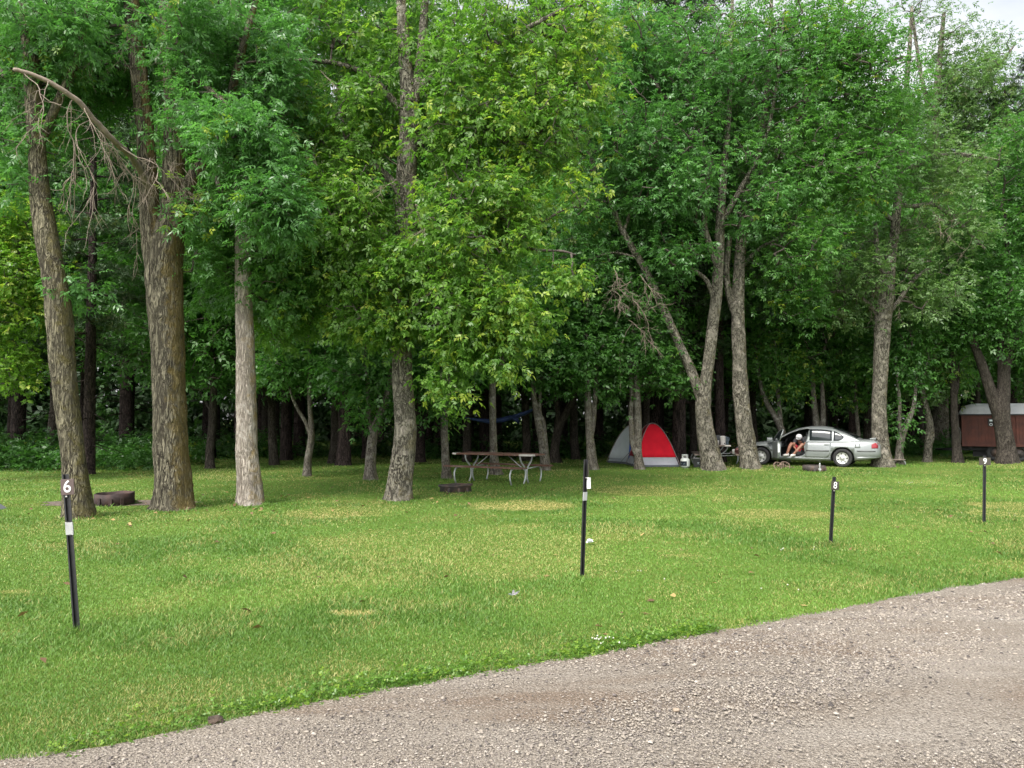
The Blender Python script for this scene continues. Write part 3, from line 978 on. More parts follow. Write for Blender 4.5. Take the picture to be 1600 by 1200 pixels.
# 2 the big double-stemmed ash
t2, b2, n2 = build_tree('ash_tree', 'thickest ash trunk with ochre lichen on its side and a forked double stem', 15.0,
    [[(270, 797, 58), (268, 760, 54), (266, 700, 52), (264, 620, 49), (262, 540, 50), (259, 470, 54), (258, 420, 56), (264, 372, 50), (272, 330, 40), (273, 280, 34), (274, 180, 30), (268, 90, 28), (262, 0, 26), (255, -200, 20), (250, -420, 10)],
     [(250, 430, 40), (240, 380, 33), (234, 310, 29), (228, 220, 27), (218, 120, 26), (207, 20, 24), (195, -150, 16), (190, -300, 8)],
     [(280, 330, 26), (296, 285, 21), (322, 245, 18), (350, 180, 15), (375, 90, 12), (400, 0, 9)],
     [(274, 200, 14), (300, 130, 10, -.6), (340, 150, 7, -1.0), (380, 190, 5, -1.2)]],
    [(385, 230, 75, 50, -1.4, 0.7, 100, 0.01), (425, 310, 45, 75, -1.5, 0.6, 90, 0.01), (310, 175, 80, 40, -1.2, 0.6, 70, 0.01), (180, 130, 55, 35, 0.9, 0.7, 35), (235, 60, 80, 55, -1.0, .5, 60), (235, 140, 35, 40, -.7, .4, 22), (275, 120, 40, 40, -.7, .4, 26), (262, 200, 40, 30, -.7, .3, 16), (250, 330, 26, 26, -.6, .25, 7), (300, 330, 26, 22, -.6, .3, 8), (262, 250, 40, 20, -.7, .3, 9),
     (120, 70, 150, 80, 0.3, 1.6, 150), (340, 70, 130, 90, 0.2, 1.5, 190), (430, 130, 60, 90, 0.6, 1.2, 100), (330, 330, 40, 40, 0.6, 0.8, 35), (220, 20, 120, 50, -0.8, 0.8, 90),
     (300, 400, 22, 50, 0.1, 0.2, 12),
     ('w', -6.2, 18.5, 12.5, 4.5, 4.5, 2.8, 100, 1.7)],  # coarse canopy above the view, set back to throw shade on the lawn
    'bark_big', 'leaf_ash', 102, r_tip=0.009, dead=[([P(px, py, 14.4) for px, py in [(215, 250), (225, 255), (240, 258), (250, 262), (262, 255), (285, 262), (300, 255), (275, 250)]], 0.85, 0.007, 1.0, 4), ([P(px, py, 14.3) for px, py in [(285, 20), (292, 45), (300, 55), (205, 60), (170, 95)]], 0.8, 0.008, .8, 4)], clear=3, sides=48, leafkw=ASH, step=0.06, wob=0.045, flare=0.28)
# the dead limb of the big ash sheds leafless twigs
rg = np.random.default_rng(77)
lp_, lr_ = catmull(*pxpath(15.0, [(236, 300, 14), (210, 252, 9.5, -.8), (180, 222, 9, -1.6), (150, 190, 9, -2.0), (122, 158, 8.5, -2.3), (95, 139, 8, -2.5), (60, 120, 7, -2.7), (22, 108, 6, -2.9)]), 0.06)
lt = Tubes(); lt.add(lp_ + rg.normal(0, 0.004, lp_.shape), lr_, 12, 0.06, 0, rg)
bare_twigs([lp_[int(len(lp_) * f)] for f in (0.36, 0.47, 0.54, 0.6, 0.64, 0.7, 0.76, 0.86, 0.95)], rg, 2.0, 0.0095, 1.0, 3.4, lt)
link('dead_limb', lt.mesh('dead_limb', b2), M['twig_dead'], t2)

# 3 pale bare trunk
t3, b3, n3 = build_tree('ash_tree', 'pale grey trunk with bare smooth bark standing right of the thickest trunk', 15.7,
    [[(391, 791, 40), (389, 750, 36), (386, 700, 33), (385, 640, 31), (384, 580, 29), (383, 530, 28), (381, 480, 26), (380, 420, 25), (378, 340, 22), (375, 250, 19), (372, 150, 17), (368, 30, 15), (365, -150, 9)],
     [(379, 400, 11), (410, 340, 8), (440, 300, 6)], [(378, 350, 10), (345, 300, 8), (330, 250, 5)]],
    [(400, 400, 75, 80, 0.3, 1.0, 150, 0.05), (445, 440, 45, 55, 0.5, 0.9, 60, 0.1), (335, 430, 35, 60, 1.2, 0.9, 45, 0.08), (380, 250, 110, 90, 1.0, 1.2, 130), (350, 90, 120, 100, 1.2, 1.4, 120),
     ('w', -4.5, 19.5, 12, 3, 4, 2.6, 60, 1.7)],  # out-of-view upper foliage, added behind the stem for its shade
    'bark_pale', 'leaf_green', 103, r_tip=0.009, clear=1, sides=40, leafkw=dict(ASH, droop=0.5, lw=0.04), step=0.06, wob=0.05)

# 4 boxelder with hanging yellow-green foliage
t4, b4, n4 = build_tree('boxelder_tree', 'boxelder with hanging yellow-green foliage and a curved grey trunk left of the picnic table', 16.6,
    [[(622, 783, 42), (624, 760, 38), (627, 720, 36), (631, 680, 34), (629, 640, 32), (626, 590, 31), (625, 540, 29), (624, 480, 29), (627, 420, 29), (630, 360, 31), (632, 300, 32), (634, 240, 31), (637, 180, 30), (634, 120, 22), (628, 40, 18), (622, -120, 12), (618, -260, 6)],
     [(640, 180, 20), (652, 130, 17), (660, 60, 14), (668, -60, 10)],
     [(632, 310, 16), (600, 270, 11), (560, 245, 9), (510, 225, 7), (460, 210, 5)],
     [(636, 230, 14), (680, 205, 10), (730, 200, 8), (790, 225, 6)],
     [(630, 370, 14), (680, 330, 11), (740, 320, 9), (790, 360, 6)],
     [(627, 420, 12), (580, 380, 9), (540, 380, 7), (500, 420, 5)],
     [(637, 190, 13), (590, 130, 10), (530, 100, 8), (450, 95, 6), (410, 105, 4)],
     [(650, 140, 13), (720, 90, 10), (790, 60, 8), (880, 15, 6)]],
    [(735, 355, 95, 95, -0.6, 1.2, 215, 0.36), (772, 478, 48, 66, -0.9, 0.9, 95, 0.50), (710, 470, 60, 60, -0.8, 0.9, 90, 0.18), (730, 540, 42, 35, -0.8, 0.7, 42, 0.32), (790, 565, 26, 22, -0.9, 0.5, 18, 0.55), (700, 600, 26, 40, -0.7, 0.4, 20, 0.18), (800, 500, 26, 40, -0.9, 0.5, 26, 0.55),
     (545, 330, 90, 90, -0.3, 1.2, 180, 0.22), (500, 430, 65, 65, 0.0, 1.0, 110, 0.18), (450, 500, 45, 50, 0.4, 0.8, 45, 0.10), (560, 480, 50, 60, -0.4, 0.9, 80, 0.22), (622, 500, 36, 45, -0.6, 0.4, 55, 0.32), (635, 420, 45, 45, -0.8, 0.4, 60, 0.32),
     (560, 190, 110, 90, 0.0, 1.3, 190, 0.18), (720, 190, 120, 110, -0.2, 1.4, 240, 0.28), (812, 330, 42, 85, -0.4, 1.0, 60, 0.46), (860, 180, 60, 100, 0, 1.2, 120, 0.41), (640, 90, 130, 80, 0.2, 1.4, 105, 0.11), (780, 60, 110, 70, 0.2, 1.4, 140, 0.28), (520, 60, 60, 60, 0.4, 1.2, 34, 0.10), (900, 60, 60, 60, 0.5, 1.2, 60, 0.41), (880, 420, 24, 40, -.8, .5, 16, 0.46), (905, 300, 26, 30, -.5, .5, 14, 0.46), (838, 500, 16, 26, -.9, .4, 6, 0.55), (925, 140, 40, 40, .3, .9, 24, 0.46),
     ('w', -2.2, 19.8, 12.5, 4, 4.5, 2.6, 90, 1.7)],  # unseen high foliage, extended backwards to shade the grass behind
    'bark_grey', 'leaf_box', 104, r_tip=0.0095, clear=2, clearp=0.7, clearz=6.0, dead=[([P(px, py, 15.9) for px, py in [(480, 240), (500, 270), (520, 300), (555, 290), (575, 320), (590, 330), (640, 310), (650, 330), (620, 280), (730, 300), (760, 330), (690, 250), (600, 240), (545, 250), (470, 100), (500, 110)]], 1.3, 0.008, 0.8, 4)], sides=40, leafkw=BOX, step=0.06, wob=0.06, bf=0.22)
# 9 forked tree right of the tent
t9, b9, n9 = build_tree('ash_tree', 'forked ash with a long thin limb reaching left beside the propane tank', 26.0,
    [[(1116, 736, 36), (1110, 712, 32), (1104, 680, 28), (1100, 650, 25), (1099, 630, 24), (1103, 600, 19), (1110, 545, 18), (1117, 490, 18), (1121, 450, 17), (1124, 400, 16), (1126, 340, 14), (1131, 270, 11), (1138, 190, 9), (1142, 90, 7), (1145, -30, 4)],
     [(1097, 632, 17), (1090, 606, 16), (1076, 570, 15), (1058, 530, 13), (1040, 490, 13), (1022, 450, 12), (1006, 418, 11), (985, 382, 10), (968, 350, 9), (952, 310, 8), (936, 275, 7), (918, 235, 5)],
     [(1118, 480, 9), (1105, 440, 7), (1080, 420, 6), (1050, 405, 5)],
     [(1123, 420, 12), (1100, 350, 9), (1110, 280, 7), (1090, 200, 5)],
     [(1126, 350, 10), (1160, 290, 8), (1195, 220, 6), (1215, 120, 5), (1225, 20, 3)],
     [(975, 360, 6), (990, 310, 5), (992, 260, 4)], [(1000, 405, 5), (960, 395, 4), (920, 405, 3)]],
    [(960, 210, 100, 90, -0.5, 2.4, 230, 0.12), (900, 330, 55, 90, 0.3, 1.8, 110, 0.1), (1010, 310, 70, 60, -.3, 1.8, 110, 0.03), (1080, 250, 90, 100, -0.6, 2.2, 260, 0.02), (1080, 110, 110, 100, 0, 2.4, 240, 0.04), (960, 80, 100, 80, 0, 2.2, 190, 0.25), (1190, 120, 110, 120, 0, 2.2, 260, 0.04), (1170, 300, 70, 60, -.6, 1.6, 110, 0.03), (1060, 400, 55, 35, -.4, 1.4, 60, 0.03), (935, 420, 40, 45, .4, 1.0, 40, .03)],
    'bark_grey', 'leaf_ash', 105, dead=[([P(px, py, 25.2) for px, py in [(985, 440), (975, 450), (960, 455), (990, 470), (982, 500), (988, 505), (960, 420), (1000, 430), (940, 430)]], 1.5, 0.014, 0.7, 5)], clear=5, clearp=0.85, sides=24, leafkw=dict(FAR, droop=0.3), step=0.12, r_tip=0.013, bf=0.22)
# 10 tree between the table and the car
t10, b10, n10 = build_tree('ash_tree', 'tall ash hiding the front bumper of the silver car', 26.6,
    [[(1173, 734, 33), (1170, 712, 28), (1165, 680, 27), (1160, 640, 25), (1157, 600, 24), (1155, 560, 22), (1153, 510, 21), (1153, 460, 19), (1156, 400, 17), (1162, 340, 16), (1172, 280, 14), (1186, 220, 12), (1198, 150, 9), (1204, 60, 7), (1206, -40, 4)],
     [(1152, 500, 14), (1142, 470, 12), (1135, 430, 10), (1140, 370, 8)],
     [(1158, 380, 10), (1190, 320, 8), (1230, 275, 7), (1280, 235, 5)], [(1172, 290, 9), (1215, 235, 7), (1260, 160, 6), (1290, 80, 4)],
     [(1156, 420, 8), (1185, 390, 6), (1220, 370, 5)]],
    [(1290, 120, 90, 110, 0, 2.0, 230, 0.08), (1370, 150, 75, 80, 0.3, 1.8, 160, 0.04), (1240, 250, 100, 80, -.3, 2.0, 220, 0.05), (1340, 270, 85, 70, 0, 1.8, 160, 0.05), (1230, 380, 80, 60, -.4, 1.5, 120, 0.08), (1230, 40, 110, 60, .2, 2.2, 150, 0.05), (1250, 470, 50, 40, 0, 1.0, 45, 0.1), (1340, 60, 60, 50, 0.3, 1.5, 70, .05), (1150, 440, 40, 40, .4, 1.0, 30, 0.03)],
    'bark_grey', 'leaf_green', 106, clear=2, clearp=0.7, sides=24, leafkw=dict(FAR, droop=0.3), step=0.12, r_tip=0.013, bf=0.22)

# 13 straight tree at the rear of the car
t13, b13, n13 = build_tree('ash_tree', 'straight grey trunk standing in front of the rear of the silver car', 28.0,
    [[(1380, 728, 34), (1378, 708, 28), (1375, 680, 24), (1373, 640, 22), (1375, 590, 22), (1377, 540, 24), (1379, 500, 26), (1384, 460, 27), (1390, 420, 18), (1397, 370, 14), (1403, 310, 13), (1406, 250, 12), (1412, 180, 9), (1420, 90, 7), (1425, 10, 4)],
     [(1388, 490, 9), (1405, 470, 8), (1425, 440, 6), (1450, 420, 5)], [(1372, 490, 8), (1350, 470, 7), (1320, 455, 6), (1290, 460, 4)],
     [(1404, 320, 8), (1430, 322, 7), (1460, 320, 6), (1500, 350, 5), (1540, 390, 4)], [(1400, 350, 8), (1370, 320, 6), (1350, 280, 5)],
     [(1407, 270, 7), (1440, 255, 6), (1490, 240, 5), (1560, 250, 3)], [(1386, 440, 12), (1372, 400, 8), (1368, 350, 6)]],
    [(1360, 420, 75, 60, -.3, 1.8, 110, 0.04), (1440, 440, 80, 70, -.2, 1.8, 130, 0.08), (1480, 350, 75, 60, 0, 1.8, 100, 0.05), (1430, 250, 70, 60, 0.2, 1.6, 80, 0.04), (1500, 260, 60, 40, 0, 1.4, 55, 0.06), (1400, 370, 60, 40, .5, 1.4, 45), (1330, 480, 55, 40, 0.2, 1.3, 50, 0.05)],
    'bark_grey', 'leaf_olive', 107, dead=[([P(px, py, 27.6) for px, py in [(1385, 430), (1392, 410), (1375, 440), (1400, 400), (1378, 420), (1480, 335), (1500, 350), (1520, 370), (1460, 330), (1440, 325)]], 1.5, 0.013, 0.6, 5)], clear=2, sides=24, leafkw=dict(FAR, droop=0.25, n_per=10), step=0.12, r_tip=0.009, bf=0.2)
# 17 spreading tree in front of the red wagon
t17, b17, n17 = build_tree('maple_tree', 'dark spreading maple standing in front of the red wagon', 29.4,
    [[(1574, 726, 34), (1572, 700, 27), (1567, 670, 25), (1563, 640, 26), (1568, 605, 18), (1570, 570, 17), (1585, 530, 14), (1605, 490, 12), (1630, 430, 9), (1650, 340, 6)],
     [(1560, 650, 19), (1551, 620, 17), (1541, 590, 15), (1530, 560, 13), (1518, 530, 11), (1505, 505, 9), (1490, 470, 6)],
     [(1568, 590, 12), (1562, 550, 10), (1570, 500, 9), (1575, 430, 7), (1570, 330, 5)]],
    [(1560, 470, 75, 50, -.4, 1.8, 150, 0.0), (1600, 360, 80, 90, 0, 2.2, 230, 0.02), (1510, 400, 55, 50, 0.2, 1.6, 80, 0.1), (1600, 250, 70, 70, 0, 2.0, 130, 0.03), (1680, 400, 80, 120, 0, 2.2, 150), (1510, 500, 40, 35, 0, 1.0, 45, 0.0), (1570, 530, 50, 25, 0, 1.2, 35, 0.0)],
    'bark_dark', 'leaf_maple', 108, sides=24, leafkw=dict(MAP, n_per=14), step=0.12, r_tip=0.009)

# far-left yellow-leaved tree just outside the trunk of the leaning ash
build_tree('elm_tree', 'small bright yellow-green tree at the left edge of the clearing', 21.0,
    [[(-70, 745, 26), (-68, 640, 22), (-60, 520, 18), (-50, 400, 14), (-45, 300, 8)], [(-60, 540, 10), (-20, 470, 8), (30, 430, 5)]],
    [(15, 440, 75, 100, 0, 1.5, 260, 0.35), (-40, 350, 60, 100, 0, 1.5, 100, 0.3), (25, 570, 50, 40, 0.2, 1.0, 60, 0.25), (40, 340, 50, 40, 0, 1.0, 60, .3), (-80, 520, 60, 70, 0, 1.2, 70, .2)],
    'bark_thin', 'leaf_bright', 109, leafkw=dict(n_per=16, spread=0.22, L=0.14, ll=0.075, lw=0.05, pairs=2, droop=0.3), r_tip=0.008)

# ---- small boxelders along the edge of the wood
def small(name, label, D, stems, crowns, seed, leaf='leaf_maple', bark='bark_thin', lk=None):
    return build_tree(name, label, D, stems, crowns, bark, leaf, seed, sides=16, wob=0.06, flare=0.4, leafkw=lk or dict(MAP), r_tip=0.008, zmin=1.8)


s1 = small('boxelder_sapling', 'slender dark sapling forking low between the pale trunk and the boxelder', 23.0,
    [[(480, 747, 13), (481, 720, 11), (486, 690, 11), (487, 670, 9), (484, 630, 7), (483, 560, 6), (482, 470, 5), (480, 380, 3)], [(486, 685, 7), (478, 660, 6), (463, 635, 5), (450, 600, 4), (440, 560, 3)]],
    [(440, 560, 55, 40, 0, 1.2, 55, .1), (490, 530, 50, 50, 0.4, 1.2, 70), (470, 430, 70, 70, .3, 1.5, 100), (425, 580, 26, 20, -.3, .5, 14, .2), (520, 570, 40, 30, .5, 1, 35)], 201)
s2 = small('boxelder_sapling', 'small pale trunk splitting into two stems just left of the curved boxelder trunk', 21.6,
    [[(579, 754, 20), (578, 730, 17), (580, 700, 16), (583, 676, 15), (592, 650, 10), (602, 625, 9), (608, 595, 8), (612, 540, 6), (610, 460, 4)], [(582, 680, 9), (577, 650, 7), (574, 600, 6), (570, 530, 5), (565, 440, 3)]],
    [(560, 580, 55, 45, 0.3, 1.2, 80), (610, 570, 45, 40, .5, 1.2, 55), (570, 470, 80, 70, .4, 1.6, 130), (570, 650, 14, 18, -.1, .3, 9, 0), (600, 640, 14, 14, 0, .3, 6)], 202)
s3 = small('boxelder_sapling', 'thin straight grey trunk beside the left end of the picnic table', 22.4,
    [[(698, 752, 17), (697, 735, 13), (695, 700, 12), (694, 650, 11), (692, 590, 10), (692, 530, 8), (690, 450, 6), (688, 370, 4)], [(693, 620, 5), (705, 580, 4), (720, 540, 3)]],
    [(690, 560, 60, 50, .3, 1.3, 90), (690, 640, 26, 26, -.2, .5, 16, .3), (690, 450, 80, 70, .3, 1.6, 120)], 203)
s4 = small('boxelder_sapling', 'grey trunk standing directly behind the middle of the picnic table', 24.2,
    [[(776, 745, 18), (773, 725, 14), (771, 700, 12), (770, 660, 11), (769, 620, 11), (770, 580, 9), (768, 520, 7), (766, 420, 4)], [(770, 600, 5), (785, 570, 4), (800, 530, 3)]],
    [(770, 540, 70, 45, .3, 1.5, 100, .15), (765, 440, 80, 70, .3, 1.6, 120)], 204)
s5 = small('boxelder_sapling', 'leaning pair of grey stems right of the picnic table', 26.2,
    [[(853, 735, 15), (850, 710, 14), (846, 685, 12), (841, 660, 11), (836, 632, 9), (833, 600, 7), (830, 540, 6), (828, 440, 3)], [(855, 715, 9), (852, 690, 8), (849, 660, 7), (843, 642, 6), (845, 600, 4)]],
    [(850, 560, 65, 45, .3, 1.5, 110, .02), (880, 540, 50, 50, .2, 1.4, 80, .02), (850, 450, 70, 70, .3, 1.6, 120), (880, 590, 30, 20, 0, .8, 22)], 205)
s6 = small('boxelder_sapling', 'twin grey stems left of the red tent', 26.4,
    [[(926, 735, 17), (924, 710, 15), (921, 680, 12), (919, 640, 11), (918, 590, 9), (915, 520, 6), (912, 430, 4)], [(923, 690, 9), (928, 650, 8), (931, 600, 7), (934, 540, 5)]],
    [(920, 550, 60, 50, .2, 1.5, 110, 0), (915, 450, 75, 70, .3, 1.7, 150, 0), (955, 600, 30, 24, 0, .8, 22), (890, 500, 40, 40, .2, 1, 50)], 206)
s7 = small('boxelder_sapling', 'pair of slim trunks standing right against the front of the red tent', 26.6,
    [[(1000, 735, 15), (997, 705, 12), (997, 670, 12), (996, 630, 11), (994, 580, 9), (990, 500, 6), (985, 420, 4)], [(999, 720, 9), (989, 695, 9), (986, 650, 8), (987, 610, 7), (983, 560, 5)]],
    [(1000, 550, 65, 50, .3, 1.5, 120, .0), (985, 480, 75, 50, .3, 1.7, 120, 0), (1050, 590, 45, 30, .2, 1.0, 50, .15)], 207)
s8 = small('boxelder_sapling', 'dark leaning tree where the blue hammock is tied', 30.5,
    [[(868, 725, 17), (867, 700, 14), (872, 672, 13), (885, 645, 11), (897, 620, 10), (908, 590, 8), (915, 540, 6)], [(870, 685, 8), (872, 650, 8), (868, 620, 7), (866, 580, 5)]],
    [(900, 520, 60, 50, .3, 1.5, 90, 0), (870, 560, 40, 30, 0, 1, 40, 0)], 208, bark='bark_dark')
s9 = small('boxelder_sapling', 'forked grey stem rising behind the hood of the silver car', 31.0,
    [[(1226, 720, 14), (1224, 690, 12), (1220, 670, 11), (1210, 650, 9), (1198, 630, 8), (1188, 600, 6), (1180, 540, 4)], [(1221, 672, 8), (1218, 640, 7), (1215, 600, 6), (1210, 530, 4)]],
    [(1200, 560, 65, 40, .2, 1.5, 110, .3), (1210, 480, 60, 50, .2, 1.5, 80, .15), (1225, 600, 40, 22, -.2, .8, 40, .4)], 209, leaf='leaf_green')
s10 = small('boxelder_sapling', 'two close grey stems seen above the roof of the silver car', 31.5,
    [[(1275, 720, 13), (1275, 680, 11), (1274, 650, 10), (1271, 620, 8), (1268, 560, 6)], [(1276, 700, 10), (1284, 670, 9), (1286, 640, 8), (1284, 590, 5)]],
    [(1280, 550, 70, 50, .2, 1.5, 120, .1), (1290, 470, 60, 50, .2, 1.5, 90, .1)], 210, leaf='leaf_green')
s11 = small('boxelder_sapling', 'thin sapling above the boot of the silver car', 32.0,
    [[(1340, 718, 7), (1341, 680, 6), (1338, 640, 5), (1336, 590, 4), (1330, 520, 3)]],
    [(1335, 560, 55, 45, .2, 1.5, 90, .15), (1340, 620, 40, 20, 0, .8, 30, .2)], 211, leaf='leaf_green')
s12 = small('boxelder_sapling', 'pale V-shaped sapling beside the low plank bench', 29.2,
    [[(1405, 727, 13), (1405, 705, 11), (1408, 685, 11), (1415, 665, 9), (1424, 645, 7), (1428, 630, 6), (1432, 590, 4)], [(1407, 690, 7), (1406, 660, 6), (1405, 620, 5), (1400, 570, 3)]],
    [(1410, 570, 55, 40, .3, 1.4, 80, .05), (1402, 660, 14, 30, -.1, .3, 14, 0), (1420, 520, 50, 40, .3, 1.3, 60)], 212)
s13 = small('boxelder_sapling', 'crooked leaning trunk between the low bench and the red wagon', 31.0,
    [[(1448, 724, 12), (1450, 700, 11), (1452, 665, 11), (1448, 640, 9), (1440, 610, 9), (1432, 580, 8), (1424, 555, 7), (1418, 500, 5)], [(1452, 680, 6), (1458, 690, 5), (1456, 660, 5), (1450, 640, 5)]],
    [(1430, 520, 50, 40, .2, 1.4, 70, .15), (1460, 590, 40, 40, .5, 1.2, 60, .3)], 213, bark='bark_grey', leaf='leaf_olive')
s14 = small('maple_tree', 'straight dark trunk just left of the red wagon', 30.5,
    [[(1496, 722, 15), (1494, 690, 12), (1491, 650, 11), (1490, 610, 10), (1489, 570, 9), (1486, 500, 7), (1480, 400, 5)], [(1491, 625, 5), (1497, 600, 4), (1498, 570, 3)]],
    [(1490, 520, 55, 45, .3, 1.4, 90, .1), (1480, 580, 40, 30, 1, 1.2, 40, .3)], 214, bark='bark_dark', leaf='leaf_green')

# ---- tall tree far behind on the right, thin against the sky
build_tree('poplar_tree', 'tall thin-crowned olive tree against the white sky at top right', 42.0,
    [[(1470, 705, 26), (1468, 500, 22), (1465, 350, 18), (1462, 200, 13), (1468, 100, 9), (1475, 20, 5)],
     [(1463, 260, 10), (1500, 190, 7), (1550, 120, 5), (1585, 70, 3)], [(1463, 220, 9), (1440, 120, 6), (1425, 20, 4)], [(1465, 320, 9), (1510, 270, 7), (1550, 210, 4)]],
    [(1500, 150, 50, 60, 0, 3, 180, 0.05, 1.3), (1525, 95, 36, 45, 0, 2, 50, .05, 1.1), (1480, 60, 35, 50, 0, 2, 55, 0, 1.2), (1520, 230, 45, 55, 0, 3, 150, .05, 1.3), (1470, 300, 70, 60, 0, 3, 180, .03, 1.3), (1440, 180, 40, 80, 0, 2, 70, 0, 1.2), (1560, 75, 28, 20, 0, 1.5, 14, 0, 1.0), (1430, 20, 40, 50, 0, 2, 40, 0, 1.0)],
    'bark_grey', 'leaf_olive', 301, leafkw=dict(FAR, n_per=11, spread=0.34), r_tip=0.014, zmin=6)
build_tree('poplar_tree', 'pale green tree farthest right above the red wagon', 46.0,
    [[(1590, 706, 26), (1592, 500, 20), (1596, 300, 14), (1600, 190, 6)]],
    [(1610, 220, 60, 85, 0, 4, 220, .03, 1.4), (1590, 380, 80, 90, 0, 4, 260, .05, 1.4), (1560, 560, 90, 80, 0, 3, 240, .2, 1.3), (1640, 480, 60, 100, 0, 3, 100, .1, 1.4)],
    'bark_grey', 'leaf_green', 302, leafkw=dict(FAR, spread=0.36), r_tip=0.014, zmin=4)

# ------------------------------------------------------------------ the wood behind
def pine(name, label, loc, H, seed, r=0.24, low=5.0, group=None, boughs=46):
    rng = np.random.default_rng(seed)
    root = thing(name, label, 'tree', loc, rng.uniform(0, 6.28), group)
    tb = Tubes()
    hs = np.linspace(-0.05, H, 22)
    path = np.stack([rng.normal(0, 0.03, 22).cumsum() * 0.4, rng.normal(0, 0.03, 22).cumsum() * 0.4, hs], 1)
    rr = r * (1 - hs / H * 0.85); 
    pth, r2 = catmull(path, np.maximum(rr, 0.03), 0.3)
    tb.add(pth, r2, 14, 0.05, 0.3, rng)
    # dead lower branches, thin and nearly level
    for _ in range(26):
        h = rng.uniform(0.9, low + 1.5); a = rng.uniform(0, 6.28)
        p = np.array([np.interp(h, path[:, 2], path[:, 0]), np.interp(h, path[:, 2], path[:, 1]), h])
        ln_ = rng.uniform(0.5, 2.2); pts = [p]
        d = np.array([math.cos(a), math.sin(a), rng.normal(-0.02, 0.12)])
        for _k in range(5):
            d = unit(d + rng.normal(0, 0.13, 3)); p = p + d * ln_ / 5; pts.append(p)
        tb.add(np.array(pts), np.linspace(0.022, 0.008, 6), 5)
    bt = tb; tips = []
    for k in range(boughs):
        f = (k + rng.uniform(0, 1)) / boughs
        h = low + (H - low) * f ** 0.9
        a = k * 2.4 + rng.normal(0, 0.3)
        L_ = (2.9 * (1 - f) ** 0.7 + 0.5) * rng.uniform(0.75, 1.15) * min(1, 0.55 + f * 3)
        o = np.array([np.interp(h, path[:, 2], path[:, 0]), np.interp(h, path[:, 2], path[:, 1]), h])
        t = np.linspace(0, 1, 7)
        dirv_ = np.array([math.cos(a), math.sin(a), 0])
        pts = o + dirv_ * (t * L_)[:, None]; pts[:, 2] += (0.18 * t - 0.35 * t ** 2) * L_ + rng.normal(0, 0.03, 7)
        bt.add(pts, np.linspace(0.04, 0.01, 7), 5)
        n_ = int(16 * L_)
        tt = rng.uniform(0.25, 1.05, n_)
        q = o + dirv_ * (tt * L_)[:, None]
        q[:, 2] += (0.18 * tt - 0.35 * tt ** 2) * L_
        sd = np.array([-dirv_[1], dirv_[0], 0])
        q += sd * (rng.normal(0, 0.26, n_) * L_ * (1.1 - 0.6 * tt) * 0.7)[:, None]
        q[:, 2] += rng.normal(0, 0.08, n_)
        tips.append(q)
    link('trunk', tb.mesh('trunk', (0, 0, 0)), M['bark_pine'], root)
    tips = np.concatenate(tips)
    f1 = foliage(tips, rng, n_per=7, spread=0.1, L=0.1, ll=0.17, lw=0.032, pairs=2, droop=-0.15, young=0.15, tilt=0.8)
    link('crown', leaf_mesh('crown', [f1], (0, 0, 0)), M['needle'], root)
    return root


def copy_tree(root, loc, rz, scale=1.0, label=None, group=None):
    r = root.copy(); COL.objects.link(r)
    r.location = loc; r.rotation_euler = (0, 0, rz); r.scale = (scale,) * 3
    if label: r['label'] = label
    if group: r['group'] = group
    for ch in root.children:
        c = ch.copy(); COL.objects.link(c); c.parent = r
    return r


GP = 'dark pines of the wood behind the clearing'
LP = 'dark pine trunk standing deep in the shaded wood behind the clearing'
rgp = np.random.default_rng(400)
protos = [pine('pine_tree', LP, (0, 0, 0), 19 + k, 410 + k, r=0.22 + 0.03 * k, low=4.2 + 0.6 * k, group=GP) for k in range(3)]
named = [(137, 741, 0.85, 'dark pine trunk directly right of the leaning mossy ash'), (28, 716, 1.2, 'thick dark pine trunk left of the leaning mossy ash'), (197, 714, 1.1, 'dark pine between the leaning ash and the thickest trunk'),
         (537, 727, 1.15, 'stout dark pine trunk between the slender sapling and the two-stemmed pale sapling'), (447, 719, 0.95, 'dark pine trunk in the low undergrowth left of the slender sapling'), (655, 722, 0.8, 'dark pine trunk right of the curved boxelder trunk'),
         (1061, 727, 1.15, 'stout dark pine trunk directly behind the propane tank'), (1126, 722, 0.85, 'dark pine trunk between the forked ash and the second picnic table'), (757, 716, 0.8, 'dark pine trunk behind the hammock and picnic table'), (330, 716, 0.8, 'dark pine right of the thickest trunk')]
pos = []
used = [False] * 3
def place(i, x, y, s, lab=None):
    k = i % 3
    rz = rgp.uniform(0, 6.28)
    if not used[k]:
        used[k] = True; o = protos[k]
        o.location = (x, y, 0); o.rotation_euler = (0, 0, rz); o.scale = (s,) * 3
        o['label'] = lab or LP
    else:
        o = copy_tree(protos[k], (x, y, 0), rz, s, lab or LP)
    pos.append((x, y))
for i, (px, py, s, lab) in enumerate(named):
    g = G(px, py); place(i, g[0], g[1], s, lab)
tries = 0; i = 10
while i < 75 and tries < 4000:
    tries += 1
    y = rgp.uniform(33.5, 56); x = rgp.uniform(-0.9, 0.72) * y
    if x / y > 0.38 and y < 40: continue
    if min((x - a) ** 2 + (y - b) ** 2 for a, b in pos) < 2.3 ** 2: continue
    place(i, x, y, rgp.uniform(0.85, 1.15)); i += 1

# leafy trees that fill the edge of the wood
GM = 'leafy trees filling the wood behind the clearing'
LM = 'leafy dark green tree filling the edge of the wood behind the clearing'


